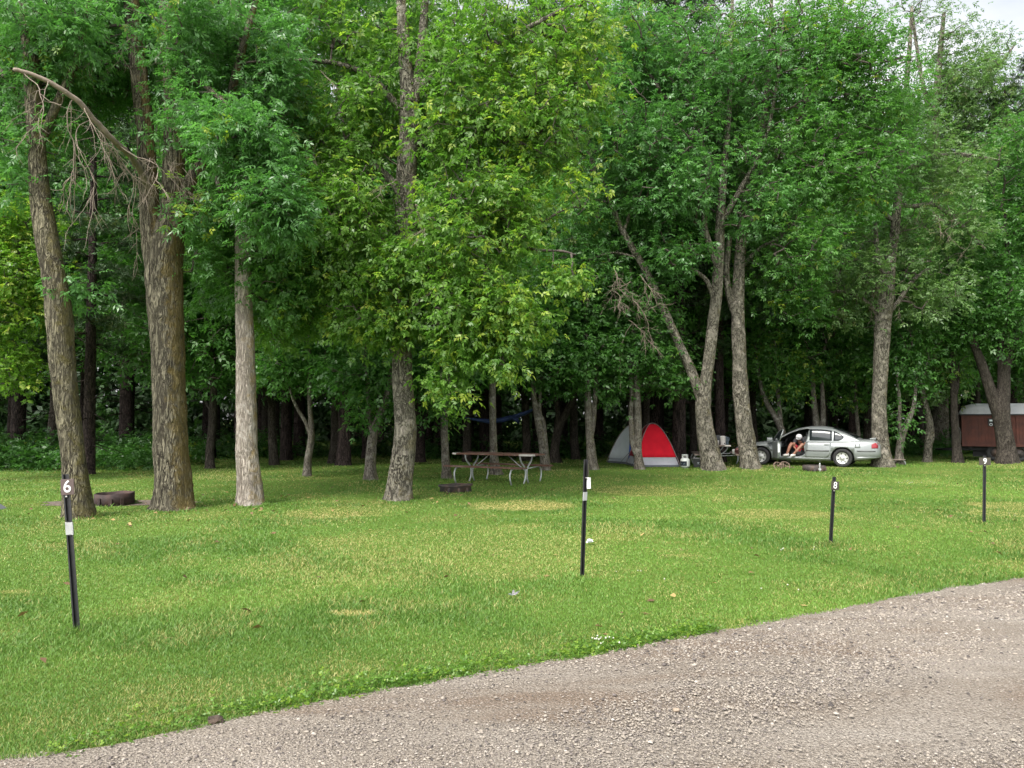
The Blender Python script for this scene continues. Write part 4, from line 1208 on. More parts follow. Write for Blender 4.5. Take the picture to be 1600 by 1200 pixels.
def leafy(label, H, r, seed, leaf, bark, low=2.6, group=GM, n=520, rad=3.2):
    rng = np.random.default_rng(seed)
    hs = np.linspace(-0.05, H * 0.85, 14)
    pth = np.stack([rng.normal(0, 0.08, 14).cumsum(), rng.normal(0, 0.08, 14).cumsum(), hs], 1); pth[0, :2] = 0
    rr = r * (1 - hs / H) + 0.02
    stems = [(pth, rr)]
    for _ in range(5):
        k = rng.integers(3, 10); a = rng.uniform(0, 6.28); L_ = rng.uniform(1.5, 3)
        t = np.linspace(0.1, 1, 5)
        q = pth[k] + np.stack([np.cos(a) * t * L_, np.sin(a) * t * L_, t * L_ * 0.9], 1)
        stems.append((q, np.linspace(rr[k] * 0.6, 0.02, 5)))
    cr = [('w', 0, 0, low + (H - low) * 0.3, rad, rad, (H - low) * 0.32, n // 2, 1.0), ('w', 0, 0, low + (H - low) * 0.68, rad * 0.85, rad * 0.85, (H - low) * 0.33, n // 2, 1.1)]
    for _ in range(5):
        a = rng.uniform(0, 6.28); cr.append(('w', math.cos(a) * rad * 0.7, math.sin(a) * rad * 0.7, rng.uniform(low + 0.6, H * 0.8), 1.3, 1.3, 1.0, 40, 1.0))
    root, b, nd = build_tree('maple_tree', label, 1.0, stems, cr, bark, leaf, seed, group=group, sides=14, leafkw=dict(MAP, n_per=13, spread=0.36, ll=0.17, lw=0.085, young=0.06), r_tip=0.012, step=0.3, zmin=low * 0.7)
    return root


lp = [leafy(LM, 9.5, 0.13, 501, 'leaf_maple', 'bark_dark', 2.6), leafy(LM, 15, 0.2, 502, 'leaf_maple', 'bark_dark', 3.2, n=800, rad=3.8), leafy(LM, 21, 0.26, 503, 'leaf_green', 'bark_dark', 5, n=1100, rad=4.6)]
ul = [False] * 3
def place_l(k, x, y, s, lab=None):
    rz = rgp.uniform(0, 6.28)
    if not ul[k]:
        ul[k] = True; o = lp[k]; o.location = (x, y, 0); o.rotation_euler = (0, 0, rz); o.scale = (s,) * 3
        if lab: o['label'] = lab
    else: copy_tree(lp[k], (x, y, 0), rz, s, lab)
for (px, D_, k, s) in [(330, 27, 0, 1.0), (430, 29, 0, 1.1), (520, 30, 1, 0.85), (640, 29, 0, 1.15), (730, 31, 1, 0.8), (820, 32, 0, 1.2), (900, 33, 1, 0.85), (1010, 32, 0, 1.2), (1080, 34, 1, 0.8), (1180, 35, 0, 1.15), (1270, 36, 1, 0.85), (1350, 35, 0, 1.2),
                       (1440, 37, 1, 0.8), (1530, 38, 0, 1.3), (1640, 37, 1, 0.9), (-150, 26, 1, 0.9), (-330, 27, 2, 0.8), (250, 31, 1, 0.9), (1800, 36, 2, 0.9), (1950, 38, 1, 1)]:
    place_l(k, (px - 800) / F * D_, D_, s)
for (px, D_, k, s) in [(80, 37, 2, 1.05), (260, 39, 2, 1.0), (420, 38, 2, 0.84), (580, 40, 2, 0.86), (730, 38, 2, 0.9), (870, 41, 2, 1.1), (1000, 39, 2, 1.05), (1130, 42, 2, 0.92), (1260, 41, 2, 1.0), (1380, 44, 2, .95), (1530, 50, 1, 1.1), (-100, 36, 2, 1.1), (1680, 50, 1, 1.2), (1460, 50, 1, 1.1)]:
    place_l(k, (px - 800) / F * D_, D_, s)

# undergrowth at the foot of the wood
rg = np.random.default_rng(600)
nu = 5200
D = rg.uniform(32.5, 40, nu); x = rg.uniform(-0.85, 0.8, nu) * D
dens = wave_noise(x, D, 0.9, 61, 3)
front = 32.5 + 2.0 * wave_noise(x, x * 0, 0.4, 62, 3) + np.clip(x / D, -0.05, 1) * 4
k = (dens > 0.42) & (D > front)
x, D = x[k], D[k]
tips = np.stack([x, D, np.abs(rg.normal(0.15, 0.28, len(x))) * (0.5 + dens[k])], 1)
f1 = foliage(tips, rg, n_per=9, spread=0.2, L=0.16, ll=0.14, lw=0.075, pairs=1, droop=0.1, young=0.03, tilt=0.5)
f1[0][..., 2] = np.maximum(f1[0][..., 2], 0.0)
# denser thicket on the left
nl_ = 800
x = rg.uniform(-25, -11.5, nl_); y = rg.uniform(25.5, 31, nl_) + (x + 18) * 0.0
tips = np.stack([x, y, np.abs(rg.normal(0.0, 0.42, nl_))], 1)
f2 = foliage(tips, rg, n_per=9, spread=0.22, L=0.18, ll=0.13, lw=0.06, pairs=2, droop=0.1, young=0.02, tilt=0.5)
f2[0][..., 2] = np.maximum(f2[0][..., 2], 0.0)
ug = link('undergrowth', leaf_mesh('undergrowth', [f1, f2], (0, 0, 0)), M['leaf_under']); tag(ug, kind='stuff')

# the depth of the forest, one mass no one could count
rg = np.random.default_rng(601)
nf = 16000
y = rg.uniform(57, 74, nf); x = rg.uniform(-1.0, 0.9, nf) * y
z = rg.uniform(0, 1, nf) ** 1.1 * (17 + 5 * wave_noise(x, y, 0.25, 63, 3)) * np.where(x / y > 0.5, 0.6, 1.0)
tips = np.stack([x, y, z], 1)
f1 = foliage(tips, rg, n_per=6, spread=0.6, L=0.5, ll=0.55, lw=0.3, pairs=1, droop=0.2, young=0.0, tilt=0.7)
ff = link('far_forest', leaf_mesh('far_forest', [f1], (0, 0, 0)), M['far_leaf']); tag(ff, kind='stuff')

# ================================================================== OBJECTS ON THE LAWN
M['post_black'] = mat_simple('post_black', (0.016, 0.016, 0.018), 0.38, 0.0, 0.3, 14, spec=0.6)
M['post_edge'] = mat_simple('post_edge', (0.10, 0.10, 0.10), 0.4, 0.2, 0.3, 14)
M['plate_brown'] = mat_simple('plate_brown', (0.085, 0.058, 0.052), 0.55, var=0.2, scale=12)
M['plate_dark'] = mat_simple('plate_dark', (0.045, 0.04, 0.028), 0.55, var=0.25, scale=12)
M['white_vinyl'] = mat_simple('white_vinyl', (0.62, 0.63, 0.62), 0.5, var=0.08, scale=20)
M['steel_bolt'] = mat_simple('steel_bolt', (0.3, 0.29, 0.28), 0.4, 0.8)
M['rust'] = mat_simple('rust', (0.03, 0.019, 0.018), 0.8, 0.2, 0.5, 7, 0.004, dirt=(0.06, 0.03, 0.022))
M['rust_grey'] = mat_simple('rust_grey', (0.055, 0.047, 0.043), 0.8, 0.2, 0.45, 8, 0.004, dirt=(0.15, 0.09, 0.06))
M['galv'] = mat_simple('galv', (0.42, 0.44, 0.43), 0.5, 0.35, 0.18, 10)
M['plank_brown'] = mat_simple('plank_brown', (0.105, 0.048, 0.03), 0.7, var=0.35, scale=7, bumpd=0.003, dirt=(0.2, 0.14, 0.11))
M['plank_grey'] = mat_simple('plank_grey', (0.2, 0.16, 0.13), 0.8, var=0.3, scale=7, bumpd=0.003, dirt=(0.11, 0.085, 0.07))
M['plank_tip'] = mat_simple('plank_tip', (0.5, 0.47, 0.43), 0.75, var=0.2, scale=9)


def text_mesh(body, size, extr=0.002, off=0.0):
    cu = bpy.data.curves.new('txt', 'FONT')
    cu.body = body; cu.size = size; cu.extrude = extr; cu.offset = off
    cu.align_x = 'CENTER'; cu.align_y = 'CENTER'
    o = bpy.data.objects.new('txt', cu); COL.objects.link(o)
    me = eval_mesh(o, 'number'); me.name = 'number'
    bpy.data.objects.remove(o)
    return me


def site_post(base_px, top_px, rz, plate, num, label, pmat, sticker=None, edge_tag=False, prz=None):
    g = G(*base_px)
    top = P(top_px[0], top_px[1], g[1])
    h = top[2]
    root = thing('site_post', label, 'marker post', (g[0], g[1], 0), 0, 'numbered site posts along the road')
    lean = (top[0] - g[0])
    rot = Matrix.Rotation(rz, 3, 'Z')

    def X(z): return Vector((lean * z / h, 0, z))
    # U-channel: web and two flanges with turned edges
    bm = bmesh.new()
    prof = [(-0.026, -0.012), (-0.016, -0.012), (-0.012, 0.010), (0.012, 0.010), (0.016, -0.012), (0.026, -0.012), (0.026, -0.008), (0.019, -0.008), (0.0145, 0.014), (-0.0145, 0.014), (-0.019, -0.008), (-0.026, -0.008)]
    rings = []
    for z in (-0.08, h * 0.5, h):
        rings.append([bm.verts.new(rot @ Vector((x, y, 0)) + X(z)) for x, y in prof])
    n = len(prof)
    for a, b in zip(rings, rings[1:]):
        for k in range(n): bm.faces.new((a[k], a[(k + 1) % n], b[(k + 1) % n], b[k]))
    bm.faces.new(rings[0][::-1]); bm.faces.new(rings[-1])
    for f in bm.faces:
        c = rot.transposed() @ f.calc_center_median()
    bm_obj('post', bm, M['post_black'], root)
    # plate
    pw, ph, zc, tilt, dx = plate
    bm = bmesh.new()
    bm_box(bm, (0, 0, 0), (pw, 0.006, ph), None, 0, 0.0025)
    rotp = rot if prz is None else Matrix.Rotation(prz, 3, 'Z')
    R2 = rotp @ Matrix.Rotation(tilt, 3, 'Y')
    ctr = X(zc) + rotp @ Vector((dx, -0.021 if prz is None else -0.034, 0))
    bmesh.ops.transform(bm, matrix=Matrix.Translation(ctr) @ R2.to_4x4(), verts=bm.verts)
    pl = bm_obj('number_plate', bm, M[pmat], root)
    if num:
        me = text_mesh(num, ph * 1.1, 0.0012, 0.006 * ph)
        me.materials.clear()
        o = link('number', me, M['white_vinyl'], pl)
        o.matrix_local = Matrix.Translation(ctr + R2 @ Vector((0, -0.0048, 0))) @ R2.to_4x4() @ Matrix.Rotation(math.pi / 2, 4, 'X') @ Matrix.Diagonal((0.92, 1, 1, 1))
    bm = bmesh.new()
    bm_lathe(bm, [(0.0, -0.008), (0.009, -0.008), (0.009, 0.008), (0.0, 0.008)], 6, 0, 'y', (0, 0, 0))
    bmesh.ops.transform(bm, matrix=Matrix.Translation(X(zc - ph * 0.62) + rot @ Vector((0, -0.019, 0))) @ rot.to_4x4(), verts=bm.verts)
    bm_obj('bolt', bm, M['steel_bolt'], root)
    if sticker:
        z0, z1 = sticker
        bm = bmesh.new()
        for (xa, xb, ya) in ((-0.027, 0.027, -0.0145),):
            vs = [bm.verts.new(rot @ Vector((x, y, 0)) + X(z)) for z in (z0, z1) for x, y in ((-0.028, -0.006), (-0.028, -0.0145), (0.028, -0.0145), (0.028, 0.0))]
            for k in range(3): bm.faces.new((vs[k], vs[k + 1], vs[5 + k], vs[4 + k]))
        bmesh.ops.solidify(bm, geom=bm.faces[:], thickness=0.0015)
        st_ = bm_obj('white_sticker', bm, M['white_vinyl'], root)
    if edge_tag:
        bm = bmesh.new()
        bm_box(bm, (0, 0, 0), (0.042, 0.004, 0.12))
        bmesh.ops.transform(bm, matrix=Matrix.Translation(X(zc - 0.135) + Vector((0.042, 0.0, 0))) @ Matrix.Rotation(rz - 0.55, 4, 'Z'), verts=bm.verts)
        bm_obj('white_tag', bm, M['white_vinyl'], root)
    return root


site_post((121, 988), (103, 741), R(8), (0.1, 0.125, 1.15, R(-3), 0.012), '6', 'black post with a brown plate numbered 6', 'plate_brown', (0.77, 0.87))
site_post((909, 903), (915, 718), R(38), (0.11, 0.13, 1.14, 0, 0), None, 'black post whose number plate is turned edge-on, with a white tag', 'plate_dark', (0.82, 0.91), True, R(80))
site_post((1297, 853), (1303, 745), R(14), (0.12, 0.115, 0.80, R(6), 0.01), '8', 'short leaning dark post with a plate numbered 8', 'plate_dark')
site_post((1537, 818), (1538, 712), R(-4), (0.18, 0.12, 1.0, 0, 0), '9', 'black post with a wide plate numbered 9 in front of the red wagon', 'plate_dark')


# ---- fire rings
def fire_ring(px, py, r, h, label, mat, flange=False, lever=False, seed=1):
    g = G(px, py)
    loc = (g[0], g[1] + r, 0)
    root = thing('fire_ring', label, 'fire ring', loc, 0, 'steel fire rings on the lawn')
    bm = bmesh.new()
    t = 0.012
    prof = [(r, -0.02), (r, h * 0.55), (r, h), (r - t, h), (r - t, h * 0.5), (r - t, -0.02)]
    if flange: prof = [(r, -0.02), (r * 0.985, h - 0.05), (r * 1.09, h - 0.03), (r * 1.09, h), (r - t * 2, h), (r - t, h - 0.04), (r - t, -0.02)]
    bm_lathe(bm, prof, 48, close=True)
    rr = random.Random(seed)
    for v in bm.verts:
        a = math.atan2(v.co.y, v.co.x)
        v.co.z += 0.012 * math.sin(a + seed) + (0.006 * math.sin(5 * a) if v.co.z > 0.1 else 0)
        v.co.x *= 1 + 0.015 * math.sin(2 * a + seed)
    bm_obj('ring', bm, mat, root)
    bm = bmesh.new()
    bm_lathe(bm, [(0, 0.05), (r * 0.5, 0.07), (r - t * 1.6, 0.02)], 32)
    for v in bm.verts: v.co.z += rr.uniform(0, 0.03)
    bm_obj('ash', bm, M['ash_soil'], root)
    # welded side tabs that hold the ring in the ground
    for a in (-1.9, -0.75, -1.3):
        bm = bmesh.new()
        d = Vector((math.cos(a), math.sin(a), 0))
        bm_box(bm, d * (r + 0.016) + Vector((0, 0, h * 0.35)), (0.02, 0.06, h * 0.6), Matrix.Rotation(a, 3, 'Z'))
        if flange: bm_prism(bm, [(0.0, 0.0), (0.09, 0.0), (0.0, 0.12)], 'y', -0.012, 0.012); 
        if flange:
            vs = bm.verts[-6:]
            bmesh.ops.transform(bm, matrix=Matrix.Translation(d * r) @ Matrix.Rotation(a, 4, 'Z'), verts=vs)
        bm_obj('bracket', bm, mat, root)
    if lever:
        bm = bmesh.new()
        bm_tube(bm, [(0.03, -r - 0.03, -0.02), (0.03, -r - 0.03, h + 0.06), (0.035, -r - 0.02, h + 0.1)], 0.022, 8)
        bm_tube(bm, [(0.03, -r - 0.05, h * 0.45), (0.03, -r + 0.02, h * 0.45)], 0.04, 8)
        bm_obj('grate_post', bm, M['galv'], root)
        bm = bmesh.new()
        for k in range(9):
            x = -0.24 + k * 0.06
            bm_tube(bm, [(x, -0.24, h + 0.012), (x, 0.24, h + 0.012)], 0.006, 5)
        bm_tube(bm, [(-0.26, -0.24, h + 0.01), (0.26, -0.24, h + 0.01)], 0.008, 5); bm_tube(bm, [(-0.26, 0.24, h + 0.01), (0.26, 0.24, h + 0.01)], 0.008, 5)
        bm_obj('grate', bm, mat, root)
    return root


fire_ring(164, 791.5, 0.36, 0.23, 'plain rusty brown fire ring between the leaning ash and the thickest trunk', M['rust'], seed=1)
fire_ring(710, 771, 0.36, 0.175, 'flanged dark fire ring in front of the picnic table', M['rust_grey'], True, seed=2)
fire_ring(1279, 737, 0.36, 0.17, 'grey fire ring with a steel grate post in front of the silver car', M['rust_grey'], False, True, seed=4)


# ---- picnic tables
def picnic_table(label, loc, rz, mat, fs=0.84, L=2.4):
    root = thing('picnic_table', label, 'picnic table', loc, rz, 'picnic tables with bent pipe frames')
    rr = random.Random(int(loc[0] * 10))

    def planks(bm, ys, w, z, th=0.04):
        for y in ys:
            e = rr.uniform(-0.015, 0.015)
            bm_box(bm, (e, y, z + rr.uniform(-0.002, 0.002)), (L, w, th), None, 0, 0.004)
    bm = bmesh.new(); planks(bm, [-0.3, -0.1, 0.1, 0.3], 0.19, 0.745); bm_obj('table_top', bm, mat, root)
    for s in (-1, 1):
        bm = bmesh.new(); planks(bm, [s * 0.69], 0.25, 0.435); bm_obj('bench', bm, mat, root)
    # pale weathered plank ends
    for (x, w_) in ((L / 2 - 0.17, 0.37), (-L / 2 + 0.05, 0.13)):
        bm = bmesh.new()
        bm_box(bm, (x, -0.3, 0.7455), (w_, 0.196, 0.046), None, 0, 0.004)
        bm_obj('end_cap', bm, M['plank_tip'], root)
    for x in (-fs, fs):
        bm = bmesh.new()
        for s in (-1, 1):
            bm_tube(bm, [(x, s * 0.32, 0.722), (x, s * 0.31, 0.64), (x, s * 0.25, 0.55), (x, s * 0.12, 0.45), (x, s * 0.045, 0.36), (x, s * 0.03, 0.24), (x, s * 0.05, 0.12), (x, s * 0.13, -0.01)], 0.021, 8)
            bm_tube(bm, [(x, s * 0.60, 0.41), (x, s * 0.70, 0.405), (x, s * 0.79, 0.37), (x, s * 0.84, 0.27), (x, s * 0.83, 0.14), (x, s * 0.76, -0.01)], 0.021, 8)
            bm_tube(bm, [(x, s * 0.03, 0.38), (x, s * 0.61, 0.405)], 0.016, 8)
        bm_box(bm, (x, 0, 0.718), (0.04, 0.7, 0.014)); 
        bm_tube(bm, [(x, 0, 0.30), (x * 0.35, 0, 0.715)], 0.014, 6)
        bm_obj('leg', bm, M['galv'], root)
    return root


picnic_table('brown picnic table on curved galvanised legs behind the flanged fire ring', (-0.36, 21.3, 0), R(-30), M['plank_brown'])
T2 = (P(1119, 700, 28.7)[0], 28.7)
picnic_table('weathered picnic table half hidden behind the forked ash trunk', (T2[0], T2[1], 0), R(80), M['plank_grey'])

# things on the second table
M['pot_white'] = mat_simple('pot_white', (0.55, 0.52, 0.5), 0.4, var=0.1, scale=8, dirt=(0.3, 0.26, 0.24))
M['pot_dark'] = mat_simple('pot_dark', (0.025, 0.026, 0.028), 0.45, var=0.3)
M['jug_blue'] = mat_simple('jug_blue', (0.07, 0.1, 0.12), 0.4, var=0.2)
zt = 0.767


def on_table(px, D):
    v = P(px, 690, D); return (v[0], v[1], zt)


l = on_table(1129.5, 27.75)
root = thing('coffee_urn', 'tall white coffee urn with a lid on the second picnic table', 'urn', l)
bm = bmesh.new(); bm_lathe(bm, [(0, 0), (0.085, 0), (0.09, 0.02), (0.092, 0.26), (0.096, 0.27), (0.096, 0.29), (0.06, 0.305), (0.02, 0.31), (0, 0.31)], 24); bm_obj('body', bm, M['pot_white'], root)
bm = bmesh.new(); bm_tube(bm, [(0.085, -0.02, 0.24), (0.14, -0.03, 0.23), (0.145, -0.03, 0.12), (0.085, -0.02, 0.08)], 0.012, 8); bm_obj('handle', bm, M['pot_dark'], root)
bm = bmesh.new(); bm_tube(bm, [(0.03, -0.085, 0.06), (0.03, -0.125, 0.06), (0.03, -0.13, 0.035)], 0.014, 8); bm_obj('tap', bm, M['pot_dark'], root)
l = on_table(1121, 27.7)
root = thing('enamel_mug', 'small white enamel mug left of the coffee urn', 'mug', l)
bm = bmesh.new(); bm_lathe(bm, [(0, 0), (0.056, 0), (0.058, 0.15), (0.06, 0.155), (0.053, 0.155), (0.05, 0.02), (0, 0.02)], 20); bm_obj('cup', bm, M['pot_white'], root)
bm = bmesh.new(); bm_tube(bm, [(-0.055, 0, 0.12), (-0.09, 0, 0.11), (-0.09, 0, 0.05), (-0.055, 0, 0.04)], 0.007, 6); bm_obj('handle', bm, M['pot_white'], root)
l = on_table(1118, 28.15)
root = thing('camp_stove', 'black camp stove with its lid raised behind the white mug', 'stove', l)
bm = bmesh.new(); bm_box(bm, (0, 0, 0.06), (0.5, 0.3, 0.1), None, 0, 0.01); bm_obj('body', bm, M['pot_dark'], root)
bm = bmesh.new(); bm_box(bm, (0, 0.16, 0.2), (0.5, 0.015, 0.26), Matrix.Rotation(R(-12), 3, 'X'), 0, 0.005); bm_obj('lid', bm, M['pot_dark'], root)
bm = bmesh.new()
for k in range(6): bm_tube(bm, [(-0.2 + k * 0.08, -0.12, 0.118), (-0.2 + k * 0.08, 0.12, 0.118)], 0.005, 5)
bm_obj('grate', bm, M['galv'], root)
l = on_table(1134.5, 28.0)
root = thing('water_jug', 'dark blue water jug behind the coffee urn', 'jug', l)
bm = bmesh.new(); bm_lathe(bm, [(0, 0), (0.08, 0), (0.085, 0.02), (0.085, 0.2), (0.06, 0.25), (0.03, 0.265), (0.03, 0.29), (0, 0.29)], 20); bm_obj('body', bm, M['jug_blue'], root)
bm = bmesh.new(); bm_tube(bm, [(0.05, 0, 0.255), (0.1, 0, 0.25), (0.11, 0, 0.16), (0.084, 0, 0.13)], 0.01, 6); bm_obj('handle', bm, M['jug_blue'], root)
# on its right bench
bx = P(1146, 712, 27.6)
root = thing('paper_cup', 'pale paper cup standing on the bench left of the tall ash', 'cup', (bx[0], bx[1], 0.457))
bm = bmesh.new(); bm_lathe(bm, [(0, 0), (0.035, 0), (0.047, 0.15), (0.05, 0.155), (0.043, 0.152), (0.032, 0.01), (0, 0.01)], 18); bm_obj('cup', bm, M['white_vinyl'], root)
bm = bmesh.new(); bm_lathe(bm, [(0, 0.15), (0.046, 0.15), (0.046, 0.165), (0, 0.168)], 18); bm_obj('lid', bm, M['pot_white'], root)
bx = P(1154, 712, 27.9)
M['leather'] = mat_simple('leather', (0.13, 0.055, 0.05), 0.7, var=0.25)
root = thing('duffel_bag', 'small reddish brown bag on the bench beside the tall ash', 'bag', (bx[0], bx[1], 0.457), R(60))
bm = bmesh.new(); bm_tube(bm, [(-0.2, 0, 0.09), (-0.19, 0, 0.1), (-0.1, 0, 0.11), (0.1, 0, 0.11), (0.19, 0, 0.1), (0.2, 0, 0.09)], [0.06, 0.09, 0.108, 0.108, 0.09, 0.06], 14); bm_obj('body', bm, M['leather'], root)
bm = bmesh.new(); bm_tube(bm, [(-0.08, 0.05, 0.19), (-0.07, 0.02, 0.26), (0.07, 0.02, 0.26), (0.08, 0.05, 0.19)], 0.008, 6); bm_obj('handle', bm, M['pot_dark'], root)

# ---- propane tank
M['tank_white'] = mat_simple('tank_white', (0.55, 0.58, 0.56), 0.4, var=0.08, scale=5, dirt=(0.36, 0.36, 0.33))
M['label_dark'] = mat_simple('label_dark', (0.018, 0.026, 0.04), 0.4, var=0.3)
M['label_blue'] = mat_simple('label_blue', (0.16, 0.2, 0.24), 0.4, var=0.2)
g = G(1072, 732)
root = thing('propane_tank', 'white propane tank with a dark label on the grass right of the red tent', 'gas tank', (g[0], g[1] + 0.15, 0), R(-20))
bm = bmesh.new()
bm_lathe(bm, [(0.1, 0.0), (0.105, 0.03), (0.12, 0.035), (0.15, 0.055), (0.157, 0.09), (0.157, 0.25), (0.148, 0.295), (0.115, 0.33), (0.05, 0.345), (0, 0.348)], 32); bm_obj('tank', bm, M['tank_white'], root)
bm = bmesh.new()
segs = [(-2.6, -0.55), (0.55, 2.6)]
for a0, a1 in segs:
    for (z0, z1) in ((0.335, 0.455),):
        pr = []
        for k in range(13):
            a = a0 + (a1 - a0) * k / 12
            pr.append([bm.verts.new((math.sin(a) * r_, -math.cos(a) * r_, z)) for r_, z in ((0.105, z0), (0.105, z1), (0.098, z1), (0.098, z0))])
        for a, b in zip(pr, pr[1:]):
            for k in range(4): bm.faces.new((a[k], a[(k + 1) % 4], b[(k + 1) % 4], b[k]))
        bm.faces.new(pr[0]); bm.faces.new(pr[-1][::-1])
bm_lathe(bm, [(0.108, 0.43), (0.108, 0.46), (0.096, 0.46), (0.096, 0.43)], 28, close=True)
bm_obj('collar', bm, M['tank_white'], root)
bm = bmesh.new(); bm_tube(bm, [(0, 0, 0.345), (0, 0, 0.39)], 0.02, 10); bm_tube(bm, [(-0.05, 0, 0.385), (0.03, 0, 0.385)], 0.014, 8); bm_lathe(bm, [(0, 0.395), (0.03, 0.395), (0.03, 0.415), (0, 0.415)], 10); bm_obj('valve', bm, M['steel_bolt'], root)


def wrap(bm, r, a0, a1, z0, z1, n=10, mi=0):
    vs = [[bm.verts.new((math.sin(a0 + (a1 - a0) * k / n) * r, -math.cos(a0 + (a1 - a0) * k / n) * r, z)) for k in range(n + 1)] for z in (z0, z1)]
    for k in range(n): bm.faces.new((vs[0][k], vs[0][k + 1], vs[1][k + 1], vs[1][k])).material_index = mi


bm = bmesh.new(); wrap(bm, 0.159, -1.15, 0.5, 0.085, 0.24)
bmesh.ops.solidify(bm, geom=bm.faces[:], thickness=0.001); lb = bm_obj('label', bm, M['label_dark'], root)
bm = bmesh.new()
for q in range(5): wrap(bm, 0.1605, -1.0 + 0.22 * q, -0.75 + 0.22 * q, 0.13 + 0.012 * (q % 3), 0.155 + 0.016 * ((q + 1) % 3), 4)
bmesh.ops.solidify(bm, geom=bm.faces[:], thickness=0.0006); bm_obj('emblem', bm, M['label_blue'], lb)

# ---- black tote beside the tank
g = G(1095, 731)
M['tote_black'] = mat_simple('tote_black', (0.02, 0.021, 0.022), 0.5, var=0.3)
root = thing('storage_tote', 'black plastic tote with a pale emblem and grey lid behind the forked ash', 'tote', (g[0], g[1] + 0.2, 0), R(-12))
bm = bmesh.new()
lo = [(-0.21, -0.15), (0.21, -0.15), (0.21, 0.15), (-0.21, 0.15)]
A = [bm.verts.new((x * 0.9, y * 0.9, 0)) for x, y in lo]; B = [bm.verts.new((x, y, 0.3)) for x, y in lo]
bm.faces.new(A[::-1]); bm.faces.new(B)
for k in range(4): bm.faces.new((A[k], A[(k + 1) % 4], B[(k + 1) % 4], B[k]))
bmesh.ops.bevel(bm, geom=bm.edges[:], offset=0.02, segments=2, affect='EDGES')
bm_obj('bin', bm, M['tote_black'], root)
bm = bmesh.new(); bm_box(bm, (0, 0, 0.315), (0.46, 0.34, 0.035), None, 0, 0.012); bm_obj('lid', bm, mat_simple('lid_grey', (0.12, 0.125, 0.12), 0.5), root)
bm = bmesh.new()
for (x, z, a, l_) in ((-0.08, 0.17, 0.3, 0.12), (0.0, 0.19, -0.35, 0.14), (0.08, 0.15, 0.4, 0.12), (0.02, 0.13, 0.0, 0.2)):
    bm_box(bm, (x, -0.1475 + (0.3 - z) * 0.05, z), (l_, 0.004, 0.028), Matrix.Rotation(a, 3, 'Y'), 0, 0.001)
bm_obj('emblem', bm, mat_simple('emblem_pale', (0.35, 0.38, 0.4), 0.5), root)

# ---- tents
M['tent_red'] = mat_simple('tent_red', (0.62, 0.012, 0.028), 0.8, var=0.12, scale=3, spec=0.15)
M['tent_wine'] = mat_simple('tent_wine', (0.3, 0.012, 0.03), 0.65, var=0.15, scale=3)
M['tent_white'] = mat_simple('tent_white', (0.74, 0.74, 0.8), 0.65, var=0.08, scale=3)
M['tent_grey'] = mat_simple('tent_grey', (0.55, 0.6, 0.63), 0.65, var=0.08, scale=3)
M['tent_floor'] = mat_simple('tent_floor', (0.1, 0.11, 0.13), 0.6, var=0.1)
M['tent_blue'] = mat_simple('tent_blue', (0.02, 0.1, 0.5), 0.6, var=0.1)
M['pole_grey'] = mat_simple('pole_grey', (0.3, 0.24, 0.24), 0.5, var=0.1)


